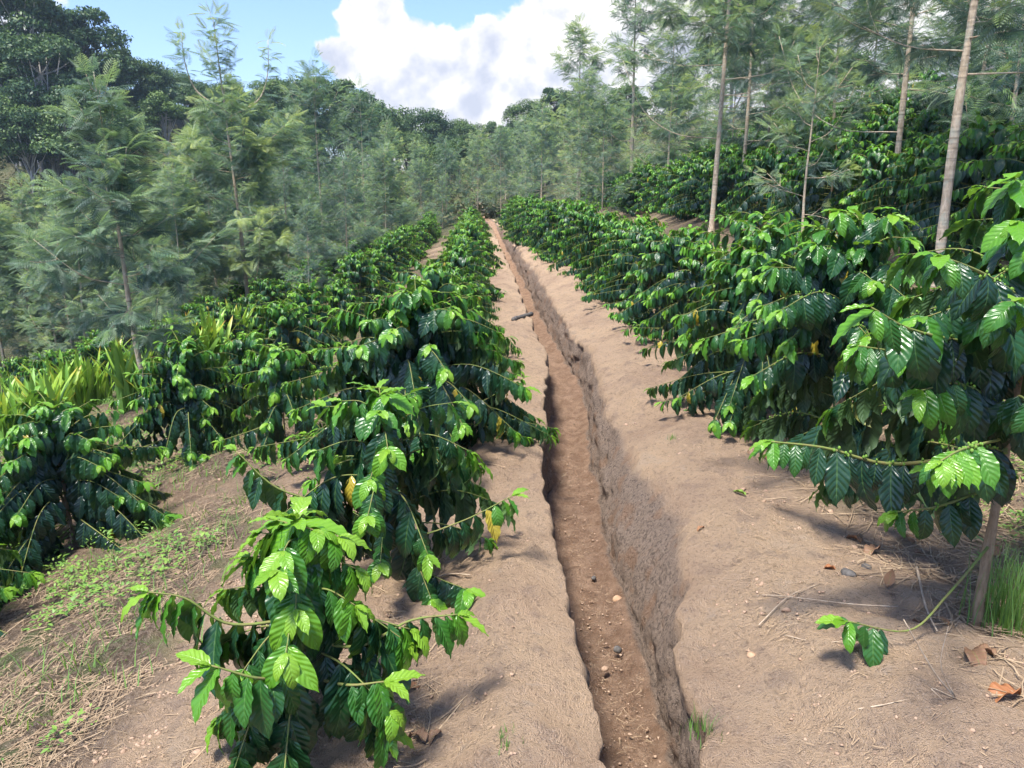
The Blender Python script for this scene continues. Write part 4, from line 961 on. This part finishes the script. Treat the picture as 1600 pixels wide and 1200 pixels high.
wv = N.n('ShaderNodeVectorMath', operation='SUBTRACT', i_0=w1.outputs['Color']); wv.inputs[1].default_value = (.5, .5, .5)
ws = N.n('ShaderNodeVectorMath', operation='SCALE', i_0=wv.outputs[0]); ws.inputs['Scale'].default_value = .07
Dw = N.n('ShaderNodeVectorMath', operation='ADD', i_0=D, i_1=ws.outputs[0]).outputs[0]
blobs = [(580, 45, .055), (640, 95, .065), (548, 100, .04), (700, 125, .075), (780, 110, .07), (752, 62, .035), (845, 85, .075), (905, 50, .075), (965, 40, .085), (1040, 50, .11), (1130, 60, .13), (1260, 60, .18), (1450, 60, .22), (870, -15, .045),
         (600, 165, .065), (680, 200, .10), (790, 190, .10), (890, 160, .11), (980, 150, .13), (-300, 100, .25), (-700, -200, .3), (2100, -300, .4), (700, -900, .35)]
def cloud_field(vec):
    cur = None
    for (px, py, r) in blobs:
        d = nrm(ray(px, py)); dn = N.n('ShaderNodeVectorMath', operation='DISTANCE', i_0=vec); dn.inputs[1].default_value = tuple(d)
        mnode = N.mr(dn.outputs['Value'], 0, r*1.15, 1, 0, smooth=False)
        cur = mnode if cur is None else N.math('SMOOTH_MAX', cur, mnode, .12)
    return cur
F1 = cloud_field(Dw)
n_a = N.noise(26, 7, .58, D, .2)
den = N.math('ADD', F1, N.math('MULTIPLY', N.math('SUBTRACT', n_a, .5), .85))
alpha = N.mr(den, .22, .38)
# the same field a little towards the sun: where it is denser the cloud shades itself
offv = N.n('ShaderNodeVectorMath', operation='ADD', i_0=D); offv.inputs[1].default_value = (-.012, 0, .024)
n_b = N.noise(19, 6, .55, offv.outputs[0], .15); n_d = N.noise(19, 6, .55, D, .15)
n_c = N.noise(9, 4, .5, D); 
diff = N.math('SUBTRACT', n_d, n_b)
sz = N.n('ShaderNodeSeparateXYZ', i_0=D).outputs[2]
base = N.mr(sz, .06, .24, .42, .0)
shade = N.math('ADD', N.math('MULTIPLY', diff, 3.4), N.math('SUBTRACT', N.math('ADD', .92, N.math('MULTIPLY', N.math('SUBTRACT', n_c, .5), .7)), base), clamp=True)
ccol = N.ramp(shade, [(0, (2.05, 2.18, 2.6)), (.3, (2.35, 2.45, 2.8)), (.65, (2.85, 2.87, 3.0)), (1, (3.5, 3.45, 3.4))])
ramp_node = ccol.node
wisp = N.mr(N.noise(5, 6, .62, D, .6), .60, .78, 0, .25)
alpha2 = N.math('MAXIMUM', alpha, wisp)
skyc = N.mix(1.0, sky.outputs[0], (.60, .66, .85), 'MULTIPLY')
mixc = N.mix(alpha2, skyc, ccol); N.link(mixc, bg.inputs[0])

sl = bpy.data.lights.new('sun', 'SUN'); sl.energy = 4.0; sl.angle = radians(12.0); sl.color = (1, .95, .87)
so = bpy.data.objects.new('sun', sl); COL.objects.link(so)
from mathutils import Vector
so.rotation_euler = Vector(SUN).to_track_quat('Z', 'Y').to_euler()

# ------------------------------------------------------------------ render settings
SC.view_settings.view_transform = 'Standard'; SC.view_settings.look = 'None'; SC.view_settings.exposure = 1.24; SC.view_settings.gamma = 1
cy = SC.cycles; cy.max_bounces = 5; cy.diffuse_bounces = 3; cy.glossy_bounces = 2; cy.transmission_bounces = 3; cy.volume_bounces = 0; cy.transparent_max_bounces = 4
cy.use_denoising = True; cy.use_adaptive_sampling = True; cy.adaptive_threshold = .02
cy.caustics_reflective = False; cy.caustics_refractive = False
